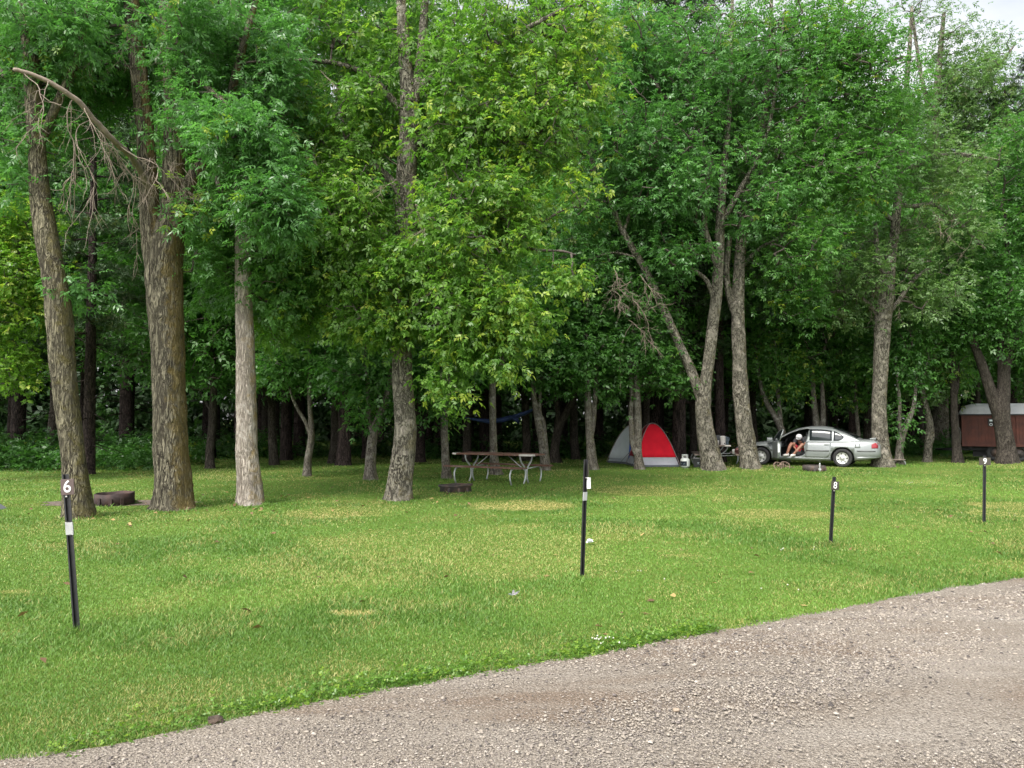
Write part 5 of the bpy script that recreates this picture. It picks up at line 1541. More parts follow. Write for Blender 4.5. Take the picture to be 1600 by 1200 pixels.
def tent(label, loc, rz, half, H, fly_mats, wall_mat, split, edge_mat, seed, sleeve=None):
    """square dome: two crossed poles, four panels, a fly over a sidewall. panel 0 faces -y"""
    root = thing('tent', label, 'tent', loc, rz, 'tents at the edge of the wood')
    rr = np.random.default_rng(seed)
    cor = [np.array([-1, -1]), np.array([1, -1]), np.array([1, 1]), np.array([-1, 1])]

    def pole(k, t, off=0.0):       # t 0 ground .. 1 top
        r = half * (1 - t) ** 0.55
        z = H * t
        return np.array([cor[k][0] * (r + off * 0.7), cor[k][1] * (r + off * 0.7), z + off])

    def panel(bm, k, t0, t1, off, sag, mi=0, n=14, m=16):
        g_ = []
        for j in range(n + 1):
            t = 1 - ((1 - t0) ** 0.5 + ((1 - t1) ** 0.5 - (1 - t0) ** 0.5) * j / n) ** 2
            a, b = pole(k, t, off), pole((k + 1) % 4, t, off)
            row = []
            for i in range(m + 1):
                s = i / m
                p = a * (1 - s) + b * s
                bow = 4 * s * (1 - s)
                inw = (cor[k] + cor[(k + 1) % 4]) / 2
                f = sag * bow * math.sin(math.pi * min(1, t * 1.2 + 0.08)) * half
                w_ = 0.006 * math.sin(9 * s + 5 * t + k) * math.sin(3 * t * 5)
                p = p + np.array([-inw[0] * (f + w_), -inw[1] * (f + w_), 0])
                row.append(bm.verts.new(p))
            g_.append(row)
        for j in range(n):
            for i in range(m):
                f = bm.faces.new((g_[j][i], g_[j][i + 1], g_[j + 1][i + 1], g_[j + 1][i])); f.material_index = mi; f.smooth = True
    for k in range(4):
        bm = bmesh.new(); panel(bm, k, split, 0.985, 0.02, 0.06); bmesh.ops.remove_doubles(bm, verts=bm.verts, dist=0.0005)
        bmesh.ops.solidify(bm, geom=bm.faces[:], thickness=0.004); bm_obj('fly_panel', bm, M[fly_mats[k]], root)
        bm = bmesh.new(); panel(bm, k, 0.0, split + 0.03, 0.0, 0.06); bmesh.ops.solidify(bm, geom=bm.faces[:], thickness=0.004); bm_obj('side_wall', bm, M[wall_mat], root)
    for (a, b) in ((0, 2), (1, 3)):
        bm = bmesh.new()
        pts = [pole(a, t, 0.034) for t in 1 - np.linspace(1, 0, 18) ** 2] + [pole(b, t, 0.034 + 0.01 * (a == 0)) for t in 1 - np.linspace(0, 1, 18) ** 2][1:]
        bm_tube(bm, pts, 0.011, 8); bm_obj('pole', bm, M[edge_mat], root)
    if sleeve:
        bm = bmesh.new(); pts = [pole(0, t, 0.03) for t in 1 - np.linspace(1, 0.25, 10) ** 2]
        bm_tube(bm, pts, [0.085 - 0.005 * q for q in range(10)], 10); bm_obj('sleeve', bm, M[sleeve], root)
    bm = bmesh.new(); bm_box(bm, (0, 0, 0.03), (half * 2.02, half * 2.02, 0.075), None, 0, 0.02); bm_obj('floor', bm, M['tent_floor'], root)
    for k in range(4):
        bm = bmesh.new()
        c = cor[k]
        p0 = pole(k, 0.32, 0.03); p1 = np.array([c[0] * half * 1.32, c[1] * half * 1.32, 0.0])
        bm_tube(bm, [p0, p1], 0.006, 5)
        bm_obj('guy_line', bm, M['pot_dark'], root)
    return root


tw_ = 1.66
g = P(1019, 700, 28.6)
tent('red dome tent with a white skirt standing left of the propane tank', (g[0], 28.6, 0), R(4), 0.76, 1.48, ['tent_red', 'tent_wine', 'tent_red', 'tent_wine'], 'tent_white', 0.21, 'pole_grey', 3)
g = P(995, 700, 29.6)
tent('grey dome tent with a blue corner stripe left of the red tent', (g[0], 30.4, 0), R(30), 0.70, 1.42, ['tent_grey', 'tent_grey', 'tent_grey', 'tent_grey'], 'tent_grey', 0.12, 'pole_grey', 4, 'tent_blue')

# ---- hammock
M['hammock_blue'] = mat_simple('hammock_blue', (0.012, 0.03, 0.11), 0.7, var=0.2)
M['strap'] = mat_simple('strap', (0.1, 0.1, 0.1), 0.8)
a, b = P(705, 642, 29.6), P(890, 624, 30.3)
root = thing('hammock', 'dark blue hammock slung between trunks behind the picnic table', 'hammock', tuple((a + b) / 2 * np.array([1, 1, 0])))
off = np.array([(a + b)[0] / 2, (a + b)[1] / 2, 0])
hp = [P(728, 653, 29.7), P(745, 656, 29.75), P(765, 658.5, 29.8), P(785, 656, 29.9), P(805, 651, 30.0), P(822, 645, 30.05), P(838, 637, 30.1)]
bm = bmesh.new(); bm_tube(bm, [p - off for p in hp], [0.03, 0.08, 0.12, 0.13, 0.12, 0.09, 0.03], 10, flat=0.75); 
bm_tube(bm, [p - off for p in (P(800, 652, 29.9), P(808, 657, 29.88), P(812, 662, 29.88), P(806, 656, 29.9))], [0.05, 0.09, 0.03, 0.05], 8)
bm_obj('cloth', bm, M['hammock_blue'], root, True)
bm = bmesh.new(); bm_tube(bm, [a - off, hp[0] - off], 0.018, 6); bm_tube(bm, [hp[-1] - off, P(865, 624, 30.2) - off, P(897, 615, 30.5) - off], 0.018, 6); bm_obj('strap', bm, M['strap'], root)

# ---- low plank bench on hoops beside the straight tree
g = G(1396, 727)
root = thing('bench', 'low weathered plank bench on curved white metal hoops beside the V-shaped sapling', 'bench', (g[0], g[1] + 0.15, 0), R(-8))
bm = bmesh.new(); bm_box(bm, (0, 0, 0.2), (0.9, 0.2, 0.035), None, 0, 0.005); bm_obj('seat', bm, M['plank_grey'], root)
for x in (-0.02, 0.36):
    bm = bmesh.new(); bm_tube(bm, [(x - 0.06, 0.08, 0.19), (x + 0.02, 0, 0.185), (x + 0.1, -0.02, 0.12), (x + 0.12, -0.02, -0.01)], 0.017, 8); bm_obj('leg', bm, M['galv'], root)

# ---- tangle of hoops by the car
g = G(1222, 732)
root = thing('wheel_pair', 'two rusty wheel hoops joined by bent bars lying below the open car door', 'wheels', (g[0], g[1], 0), R(6))


def torus(bm, c, r, t, rot, seg=26):
    Rm = rot
    pts = [Vector(c) + Rm @ Vector((math.cos(k / seg * 6.2832) * r, math.sin(k / seg * 6.2832) * r, 0)) for k in range(seg)]
    rings = []
    for k, p in enumerate(pts):
        d = (p - Vector(c)).normalized(); n_ = Rm @ Vector((0, 0, 1))
        rings.append([bm.verts.new(p + (d * math.cos(q * 1.0472) + n_ * math.sin(q * 1.0472)) * t) for q in range(6)])
    for k in range(seg):
        a_, b_ = rings[k], rings[(k + 1) % seg]
        for q in range(6): bm.faces.new((a_[q], a_[(q + 1) % 6], b_[(q + 1) % 6], b_[q])).smooth = True


M['rim_rust'] = mat_simple('rim_rust', (0.17, 0.12, 0.09), 0.7, 0.2, 0.4, 20)
for (c, r, e) in (((-0.15, 0, 0.085), 0.14, (R(62), R(8), 0)), ((0.13, 0.06, 0.08), 0.16, (R(57), R(-12), 0))):
    bm = bmesh.new()
    rot = Matrix.Rotation(e[1], 3, 'Y') @ Matrix.Rotation(e[0], 3, 'X')
    torus(bm, c, r, 0.016, rot)
    for k in range(8):
        a = k * 0.785; d = rot @ Vector((math.cos(a) * r, math.sin(a) * r, 0))
        bm_tube(bm, [Vector(c), Vector(c) + d], 0.005, 4)
    bm_tube(bm, [Vector(c) - rot @ Vector((0, 0, 0.03)), Vector(c) + rot @ Vector((0, 0, 0.03))], 0.02, 8)
    bm_obj('wheel', bm, M['rim_rust'], root)
bm = bmesh.new()
bm_tube(bm, [(-0.15, 0, 0.085), (-0.05, -0.03, 0.15), (0.05, -0.02, 0.16), (0.13, 0.06, 0.08)], 0.014, 6)
bm_tube(bm, [(-0.05, -0.03, 0.15), (0.02, -0.05, 0.03), (0.13, 0.06, 0.08)], 0.012, 6); bm_tube(bm, [(0.02, -0.05, 0.03), (0.05, -0.02, 0.16)], 0.012, 6)
bm_tube(bm, [(0.13, 0.06, 0.08), (0.3, 0.02, 0.05), (0.42, -0.03, 0.02)], 0.011, 6)
bm_obj('frame', bm, M['rim_rust'], root)

# ---- small litter
M['tissue'] = mat_simple('tissue', (0.6, 0.63, 0.66), 0.8, var=0.08)
M['feather'] = mat_simple('feather', (0.3, 0.29, 0.3), 0.8, var=0.45, scale=25)
M['clod'] = mat_simple('clod', (0.05, 0.035, 0.025), 0.95, var=0.5, scale=20, bumpd=0.004)
M['pebble'] = mat_simple('pebble', (0.24, 0.19, 0.14), 0.8, var=0.25, scale=30)


def crumple(name, label, cat, px, py, s, mat, seed, z=0.03, sub=2, amp=0.35):
    g = G(px, py); rr = random.Random(seed)
    bm = bmesh.new(); bmesh.ops.create_icosphere(bm, subdivisions=sub, radius=1)
    ks = [(Vector((rr.uniform(-3, 3), rr.uniform(-3, 3), rr.uniform(-3, 3))), rr.uniform(0, 6)) for _ in range(7)]
    for v in bm.verts:
        d = 1 + amp * sum(math.sin(k.dot(v.co) * 1.6 + p) for k, p in ks) / 4
        v.co = Vector((v.co.x * d * s[0], v.co.y * d * s[1], v.co.z * d * s[2]))
    o = bm_obj(name, bm, mat); o.location = (g[0], g[1], z)
    tag(o, label, cat); return o


crumple('crumpled_tissue', 'crumpled white tissue in the grass beside the edge-on post', 'tissue', 921, 852, (0.045, 0.03, 0.022), M['tissue'], 3, 0.055, 3, 0.6)
crumple('bark_clod', 'dark brown clod at the gravel edge in the lower left', 'clod', 335, 1131, (0.045, 0.03, 0.022), M['clod'], 5, 0.02, 2, 0.5)
crumple('pebble', 'single tan pebble lying on the gravel road', 'stone', 1057, 1119, (0.022, 0.016, 0.013), M['pebble'], 6, 0.035, 2, 0.15)
g = G(801, 942)
root = thing('feather', 'grey and white feathers lying in the grass left of the edge-on post', 'feathers', (g[0], g[1], 0.05))
rr = random.Random(8)
for k in range(4):
    bm = bmesh.new()
    a = rr.uniform(0, 6.28); L_ = rr.uniform(0.05, 0.085)
    vs = []
    for q in range(6):
        t = q / 5; w_ = 0.012 * math.sin(math.pi * (0.12 + 0.86 * t))
        c = Vector((math.cos(a) * L_ * t, math.sin(a) * L_ * t, 0.02 + 0.035 * t * rr.uniform(0.6, 1.2)))
        sd = Vector((-math.sin(a), math.cos(a), 0.5)) * w_
        vs.append((bm.verts.new(c + sd), bm.verts.new(c - sd)))
    for x_, y_ in zip(vs, vs[1:]): bm.faces.new((x_[0], x_[1], y_[1], y_[0]))
    bmesh.ops.solidify(bm, geom=bm.faces[:], thickness=0.002)
    bm_obj('vane', bm, M['tissue'] if k == 1 else M['feather'], root)

# ---- corner of a grey tarp tent at the left edge
g = G(-104, 803)
root = thing('tarp_shelter', 'grey tarp corner pegged down at the left edge of the lawn', 'tarp', (g[0], g[1], 0), 0)
bm = bmesh.new()
ap = bm.verts.new((0.0, 0.35, 1.0)); cs = [bm.verts.new(c) for c in ((-0.7, -0.15, 0), (0.68, 0.0, 0), (0.75, 0.9, 0), (-0.7, 0.9, 0))]
for k in range(4): bm.faces.new((cs[k], cs[(k + 1) % 4], ap))
bmesh.ops.subdivide_edges(bm, edges=bm.edges[:], cuts=4, use_grid_fill=True)
for v in bm.verts:
    f = v.co.z / 1.0; v.co.z -= 0.10 * math.sin(math.pi * f)
bmesh.ops.solidify(bm, geom=bm.faces[:], thickness=0.004)
bm_obj('cover', bm, mat_simple('tarp_grey', (0.14, 0.15, 0.165), 0.7, var=0.15), root)
bm = bmesh.new(); bm_tube(bm, [(0, 0.35, 0), (0, 0.35, 1.0)], 0.012, 6); bm_obj('pole', bm, M['galv'], root)

# ================================================================== SILVER CAR
M['paint'] = mat_simple('paint', (0.21, 0.225, 0.222), 0.34, 0.3, 0.05, 2, coat=0.4)
M['car_dark'] = mat_simple('car_dark', (0.012, 0.012, 0.013), 0.6, var=0.2)
M['car_trim'] = mat_simple('car_trim', (0.06, 0.063, 0.06), 0.5)
M['cabin'] = mat_simple('cabin', (0.035, 0.037, 0.038), 0.8, var=0.2)
M['cabin_grey'] = mat_simple('cabin_grey', (0.2, 0.215, 0.215), 0.7, var=0.15)
M['tyre'] = mat_simple('tyre', (0.018, 0.018, 0.018), 0.85, var=0.3)
M['alloy'] = mat_simple('alloy', (0.5, 0.5, 0.48), 0.4, 0.5, 0.1)
M['lamp_red'] = mat_simple('lamp_red', (0.22, 0.006, 0.012), 0.3, coat=0.2)
M['lamp_clear'] = mat_simple('lamp_clear', (0.5, 0.52, 0.5), 0.15, 0.4, coat=0.8)
m, nt, out = new_mat('car_glass')
p = N(nt, 'ShaderNodeBsdfPrincipled'); p.inputs['Base Color'].default_value = (0.014, 0.018, 0.02, 1); p.inputs['Roughness'].default_value = 0.04; p.inputs['Specular IOR Level'].default_value = 0.35
nt.links.new(p.outputs[0], out.inputs[0]); M['car_glass'] = m

pf, pr_ = G(1189, 726.5), G(1316, 730.0)
ctr = (pf + pr_) / 2
fwd = pf - pr_; ang = math.atan2(fwd[1], fwd[0])
toy = Vector((-math.sin(ang), math.cos(ang), 0))   # local +y, the side that faces us
cloc = Vector((ctr[0], ctr[1], 0)) - toy * 0.9
car = thing('car', 'silver sedan with its front door open parked at the edge of the wood', 'car', cloc, ang)
_W = lambda x: float(np.interp(x, [-2.56, -2.45, -2.1, -1.5, 0, 1.5, 2.0, 2.28, 2.4], [0.6, 0.76, 0.87, 0.925, 0.935, 0.915, 0.86, 0.72, 0.55]))
_ZT = lambda x: float(np.interp(x, [-2.56, -2.45, -2.35, -1.9, -1.5, 0.5, 1.0, 1.6, 2.1, 2.3, 2.4], [0.74, 0.88, 0.93, 0.935, 0.90, 0.885, 0.87, 0.80, 0.72, 0.64, 0.54]))
_ZB = lambda x: float(np.interp(x, [-2.56, -2.2, -1.7, 1.7, 2.2, 2.4], [0.34, 0.27, 0.2, 0.2, 0.24, 0.32]))
_GT = lambda x: float(np.interp(x, [-1.98, -1.85, -1.7, -1.55, -1.4, -1.25, -1.1, -0.95, -0.75, -0.5, -0.2, 0.1, 0.4, 0.75, 1.02], [0.91, 0.98, 1.065, 1.14, 1.21, 1.27, 1.32, 1.355, 1.385, 1.40, 1.385, 1.325, 1.195, 0.995, 0.85]))
_GW = lambda x: float(np.interp(x, [-1.98, -1.3, 0.4, 1.02], [0.80, 0.865, 0.865, 0.80]))
GZ = 0.80


def low_y(x, z):
    zb, zt_, w_ = _ZB(x), _ZT(x), _W(x)
    zs = min(zt_ - 0.03, 0.86)
    return w_ * float(np.interp(z, [zb, zb + 0.08, 0.5, 0.7, zs, zt_], [0.9, 0.975, 1.0, 0.985, 0.945, 0.84]))


def up_y(x, z):
    zt_ = _GT(x); f = max(0.0, (zt_ - GZ) / 0.6); t = (z - GZ) / max(zt_ - GZ, 1e-3)
    return _GW(x) - f * float(np.interp(t, [0, 0.33, 0.68, 0.9, 1.0], [0, 0.055, 0.125, 0.19, 0.33]))


def loft(rings):
    bm = bmesh.new()
    R_ = []
    for x, half in rings:
        pts = half + [(-y, z) for y, z in reversed(half) if abs(y) > 1e-6]
        R_.append([bm.verts.new((x, y, z)) for y, z in pts])
    n = len(R_[0])
    for a, b in zip(R_, R_[1:]):
        for k in range(n):
            f = bm.faces.new((a[k], a[(k + 1) % n], b[(k + 1) % n], b[k])); f.smooth = True
    bm.faces.new(R_[0][::-1]); bm.faces.new(R_[-1])
    bmesh.ops.recalc_face_normals(bm, faces=bm.faces[:])
    return bm


rings = []
for x in sorted(set(list(np.linspace(-2.56, 2.4, 46)) + [-2.45, 2.3])):
    zb, zt_, w_ = _ZB(x), _ZT(x), _W(x)
    zs = min(zt_ - 0.03, 0.86); zm = min(0.7, zs - 0.02); z5 = min(0.5, zm - 0.02)
    rings.append((x, [(0, zb), (0.86 * w_, zb), (0.975 * w_, zb + 0.08), (w_, z5), (0.985 * w_, zm), (0.945 * w_, zs), (0.84 * w_, zt_), (0.5 * w_, zt_ + 0.015), (0, zt_ + 0.022)]))
lower = loft(rings)
rings = []
for x in np.linspace(-1.98, 1.02, 34):
    zt_ = _GT(x); h_ = zt_ - GZ
    rings.append((x, [(0, GZ - 0.05), (_GW(x), GZ - 0.05)] + [(up_y(x, GZ + h_ * t), GZ + h_ * t) for t in (0.0, 0.33, 0.68, 0.9)] + [(up_y(x, zt_), zt_ - 0.004), (0.3, zt_ + 0.012), (0, zt_ + 0.016)]))
upper = loft(rings)


def cutter(builder):
    bm = bmesh.new(); builder(bm)
    bmesh.ops.recalc_face_normals(bm, faces=bm.faces[:])
    for f in bm.faces: f.material_index = 1
    me = bpy.data.meshes.new('cut'); bm.to_mesh(me); bm.free()
    me.materials.append(M['paint']); me.materials.append(M['cabin'])
    o = bpy.data.objects.new('cut', me); COL.objects.link(o); return o


OPEN = [(0.93, 0.40), (0.96, 0.6), (0.90, 0.83), (0.66, 0.985), (0.36, 1.16), (0.06, 1.275), (-0.18, 1.315), (-0.28, 1.31), (-0.20, 0.90), (-0.13, 0.72), (-0.13, 0.55), (-0.17, 0.46), (-0.06, 0.37), (0.1, 0.335), (0.86, 0.335)]
cuts = [cutter(lambda bm: bm_prism(bm, OPEN, 'y', -0.62, 1.3))]
for wx in (1.375, -1.375):
    for s in (-1, 1):
        cuts.append(cutter(lambda bm, wx=wx, s=s: bm_lathe(bm, [(0, s * 0.52), (0.385, s * 0.52), (0.385, s * 1.3), (0, s * 1.3)], 32, 0, 'y', (wx, 0, 0.31))))
bmj = bmesh.new()
for src in (lower, upper):
    me = bpy.data.meshes.new('t'); src.to_mesh(me); src.free()
    me.materials.append(M['paint']); me.materials.append(M['cabin'])
    o = bpy.data.objects.new('t', me); COL.objects.link(o)
    for c in cuts:
        mo = o.modifiers.new('b', 'BOOLEAN'); mo.operation = 'DIFFERENCE'; mo.solver = 'EXACT'; mo.object = c
    me2 = eval_mesh(o, 't2'); bmj.from_mesh(me2)
    bpy.data.objects.remove(o)
for c in cuts: bpy.data.objects.remove(c)
me = bpy.data.meshes.new('body'); bmj.to_mesh(me); bmj.free()
link('body', me, [M['paint'], M['cabin']], car)


def patch(name, mat, xs_, lo_, hi_, yf, off, parent=car, n=6, th=0.004, side=1):
    bm = bmesh.new(); g_ = []
    for x in xs_:
        a_, b_ = lo_(x), hi_(x)
        g_.append([bm.verts.new((x, side * (yf(x, a_ + (b_ - a_) * k / n) + off), a_ + (b_ - a_) * k / n)) for k in range(n + 1)])
    for a_, b_ in zip(g_, g_[1:]):
        for k in range(n): bm.faces.new((a_[k], b_[k], b_[k + 1], a_[k + 1])).smooth = True
    bmesh.ops.recalc_face_normals(bm, faces=bm.faces[:])
    if bm.faces[0].normal.y * side < 0: bmesh.ops.reverse_faces(bm, faces=bm.faces[:])
    bmesh.ops.solidify(bm, geom=bm.faces[:], thickness=th)
    return bm_obj(name, bm, mat, parent)


topw = lambda x: min(GZ + 0.84 * (_GT(x) - GZ), 1.30)
for side in (1, -1):
    # dark surround then glass of the rear side windows
    patch('window', M['car_glass'], np.linspace(-0.30, -1.04, 10), lambda x: 0.905, lambda x: max(topw(x), 0.93), up_y, 0.007, side=side)
    patch('window', M['car_glass'], np.linspace(-1.09, -1.42, 8), lambda x: 0.905 + 0.10 * max(0, (-x - 1.2) / 0.22) ** 2, lambda x: max(topw(x) - 0.06 * max(0, (-x - 1.15) / 0.25), 0.93 + 0.085 * max(0, (-x - 1.2) / 0.22) ** 2), up_y, 0.007, side=side)
    if side == -1: patch('window', M['car_glass'], np.linspace(0.62, -0.22, 10), lambda x: 0.905, lambda x: max(topw(x), 0.93), up_y, 0.007, side=side)
    d = patch('door', M['paint'], np.linspace(-0.17, -1.03, 10), lambda x: 0.30 if x > -0.9 else 0.30 + 0.30 * ((-x - 0.9) / 0.13), lambda x: 0.865, low_y, 0.009, n=8, side=side)
    bm = bmesh.new(); bm_box(bm, (-0.88, side * (low_y(-0.88, 0.78) + 0.03), 0.775), (0.17, 0.03, 0.035), None, 0, 0.01); bm_obj('handle', bm, M['paint'], d)
    patch('moulding', M['car_trim'], np.linspace(-0.2, -0.95, 6), lambda x: 0.535, lambda x: 0.575, low_y, 0.022, n=2, th=0.014, side=side)
    patch('moulding', M['car_trim'], np.linspace(-1.85, -2.42, 6), lambda x: 0.545, lambda x: 0.58, low_y, 0.014, n=2, th=0.012, side=side)
    patch('moulding', M['car_trim'], np.linspace(1.02, 0.97, 2), lambda x: 0.535, lambda x: 0.575, low_y, 0.014, n=2, th=0.012, side=side)
    patch('sill', M['paint'], np.linspace(0.98, -0.98, 8), lambda x: 0.2, lambda x: 0.3, low_y, 0.012, n=3, th=0.012, side=side)
    patch('tail_lamp', M['lamp_red'], np.linspace(-2.3, -2.5, 6), lambda x: 0.66, lambda x: 0.845 - 0.05 * max(0, (x + 2.4) / 0.1), low_y, 0.012, th=0.014, side=side)
    patch('headlight', M['lamp_clear'], np.linspace(2.0, 2.3, 6), lambda x: 0.56, lambda x: min(0.68, _ZT(x) - 0.04), low_y, 0.012, th=0.014, side=side)
    patch('fuel_door' if side == 1 else 'fender_vent', M['paint'], np.linspace(-1.78, -1.95, 4), lambda x: 0.67, lambda x: 0.82, low_y, 0.006, n=3, side=side)
    patch('bumper', M['paint'], np.linspace(-1.80, -2.5, 8), lambda x: _ZB(x) + 0.01, lambda x: 0.36, low_y, 0.012, n=3, th=0.012, side=side)


def top_patch(name, xs_, wf, mat):
    bm = bmesh.new(); g_ = []
    for x in xs_:
        w_ = wf(x); g_.append([bm.verts.new((x, w_ * s, _GT(x) + 0.02 - 0.012 * abs(s) ** 3 + 0.006)) for s in np.linspace(-1, 1, 9)])
    for a_, b_ in zip(g_, g_[1:]):
        for k in range(8): bm.faces.new((a_[k], b_[k], b_[k + 1], a_[k + 1])).smooth = True
    bmesh.ops.recalc_face_normals(bm, faces=bm.faces[:])
    if bm.faces[0].normal.z < 0: bmesh.ops.reverse_faces(bm, faces=bm.faces[:])
    bmesh.ops.solidify(bm, geom=bm.faces[:], thickness=0.006)
    bm_obj(name, bm, mat, car)


top_patch('rear_window', np.linspace(-1.05, -1.84, 10), lambda x: up_y(x, _GT(x)) - 0.0 + 0.05 * (x < -1.2), M['car_glass'])
top_patch('windscreen', np.linspace(0.12, 0.86, 9), lambda x: up_y(x, _GT(x)) + 0.02, M['car_glass'])
bm = bmesh.new(); bm_box(bm, (-2.33, 0, 0.995), (0.2, 1.35, 0.03), Matrix.Rotation(R(6), 3, 'Y'), 0, 0.012)
for s in (-1, 1): bm_box(bm, (-2.33, s * 0.62, 0.96), (0.18, 0.05, 0.06), None, 0, 0.01)
bm_obj('spoiler', bm, M['paint'], car)
bm = bmesh.new(); bm_box(bm, (2.36, 0, 0.5), (0.1, 0.7, 0.1), None, 0, 0.01); bm_obj('grille', bm, M['car_dark'], car)

# wheels
first = None
for wx in (1.375, -1.375):
    for s in (1, -1):
        if first is None:
            bm = bmesh.new(); bm_lathe(bm, [(0.2, -0.095), (0.29, -0.1), (0.315, -0.075), (0.32, 0), (0.315, 0.075), (0.29, 0.1), (0.2, 0.095)], 40, 0, 'y', close=True); wh = bm_obj('wheel', bm, M['tyre'], car)
            bm = bmesh.new(); bm_lathe(bm, [(0, 0.075), (0.05, 0.085), (0.06, 0.075), (0.17, 0.07), (0.19, 0.085), (0.208, 0.095), (0.208, 0.06), (0.0, 0.0)], 40, 0, 'y')
            for k in range(7):
                a = k * 6.2832 / 7
                q = [(0.115, -0.11), (0.172, -0.17), (0.176, 0.10), (0.12, 0.05)]
                vs = [bm.verts.new((r_ * math.cos(a + da), 0.0815, r_ * math.sin(a + da))) for r_, da in q]
                f = bm.faces.new(vs); f.material_index = 1
                if f.normal.y < 0: f.normal_flip()
            for k in range(5):
                a = k * 6.2832 / 5
                vs = [bm.verts.new((0.055 * math.cos(a) + 0.013 * math.cos(b_), 0.088, 0.055 * math.sin(a) + 0.013 * math.sin(b_))) for b_ in np.linspace(0, 6.28, 7)[:-1]]
                bm.faces.new(vs).material_index = 1
            bm_obj('rim', bm, [M['alloy'], M['car_dark']], wh, normals=False)
            first = wh
        else:
            wh = first.copy(); COL.objects.link(wh); wh.parent = car
            for ch in first.children:
                c = ch.copy(); COL.objects.link(c); c.parent = wh
        wh.location = (wx, s * 0.815, 0.315); wh.rotation_euler = (0, wx * 0.4, 0 if s == 1 else math.pi)

# cabin
bm = bmesh.new(); bm_box(bm, (0.12, 0.36, 0.43), (0.5, 0.5, 0.17), None, 0, 0.05); bm_box(bm, (-0.08, 0.36, 0.74), (0.15, 0.5, 0.62), Matrix.Rotation(R(-14), 3, 'Y'), 0, 0.05); bm_box(bm, (-0.17, 0.36, 1.12), (0.1, 0.26, 0.16), Matrix.Rotation(R(-8), 3, 'Y'), 0, 0.04)
bm_obj('seat', bm, M['cabin'], car)
bm = bmesh.new(); torus(bm, (0.56, 0.36, 0.86), 0.18, 0.016, Matrix.Rotation(R(62), 3, 'Y')); bm_tube(bm, [(0.56, 0.36, 0.86), (0.78, 0.36, 0.76)], 0.03, 8); bm_tube(bm, [(0.56, 0.19, 0.86), (0.58, 0.36, 0.85), (0.56, 0.53, 0.86)], 0.018, 6); bm_obj('steering_wheel', bm, M['car_dark'], car)
bm = bmesh.new(); bm_box(bm, (0.82, 0.0, 0.74), (0.22, 1.15, 0.2), None, 0, 0.04); bm_obj('dashboard', bm, M['cabin_grey'], car)

# open front door: hinged at its front edge
H_ = Vector((0.95, 0.92, 0))
RD = Matrix.Translation(H_) @ Matrix.Rotation(R(-70), 4, 'Z')
door_poly = [(0.0, 0.34), (-0.05, 0.30), (-1.0, 0.30), (-1.06, 0.42), (-1.09, 0.6), (-1.10, 0.88), (0.0, 0.87)]
bm = bmesh.new(); bm_prism(bm, door_poly, 'y', -0.06, 0.01); bmesh.ops.bevel(bm, geom=bm.edges[:], offset=0.01, segments=1, affect='EDGES'); bmesh.ops.transform(bm, matrix=RD, verts=bm.verts)
dr = bm_obj('door', bm, M['paint'], car)
bm = bmesh.new(); bm_prism(bm, [(-0.06, 0.36), (-1.0, 0.36), (-1.04, 0.6), (-1.05, 0.86), (-0.05, 0.85)], 'y', -0.105, -0.062); bm_box(bm, (-0.55, -0.125, 0.66), (0.5, 0.06, 0.06), None, 0, 0.02); bmesh.ops.transform(bm, matrix=RD, verts=bm.verts); bm_obj('trim_panel', bm, M['cabin_grey'], dr)
bm = bmesh.new()
fr_ = [(-0.03, -0.02, 0.87), (-0.33, -0.05, 1.04), (-0.66, -0.11, 1.2), (-0.96, -0.17, 1.30), (-1.16, -0.18, 1.29), (-1.12, -0.05, 0.88)]
bm_tube(bm, fr_, 0.022, 8); bmesh.ops.transform(bm, matrix=RD, verts=bm.verts); bm_obj('window_frame', bm, M['paint'], dr)
bm = bmesh.new(); bm.faces.new([bm.verts.new(Vector(p_) + Vector((0, 0.0, 0))) for p_ in fr_]); bmesh.ops.triangulate(bm, faces=bm.faces[:]); bmesh.ops.solidify(bm, geom=bm.faces[:], thickness=0.004); bmesh.ops.transform(bm, matrix=RD, verts=bm.verts); bm_obj('window', bm, M['car_glass'], dr)
bm = bmesh.new(); bm_box(bm, (-0.10, 0.11, 0.93), (0.12, 0.2, 0.13), None, 0, 0.035); bm_box(bm, (-0.08, 0.02, 0.89), (0.06, 0.06, 0.04), None, 0, 0.01); bmesh.ops.transform(bm, matrix=RD, verts=bm.verts); bm_obj('mirror', bm, M['paint'], dr)
bm = bmesh.new(); bm_box(bm, (-1.0985, -0.028, 0.66), (0.012, 0.06, 0.3), None, 0, 0.004); bmesh.ops.transform(bm, matrix=RD, verts=bm.verts); bm_obj('jamb_plate', bm, M['white_vinyl'], dr)

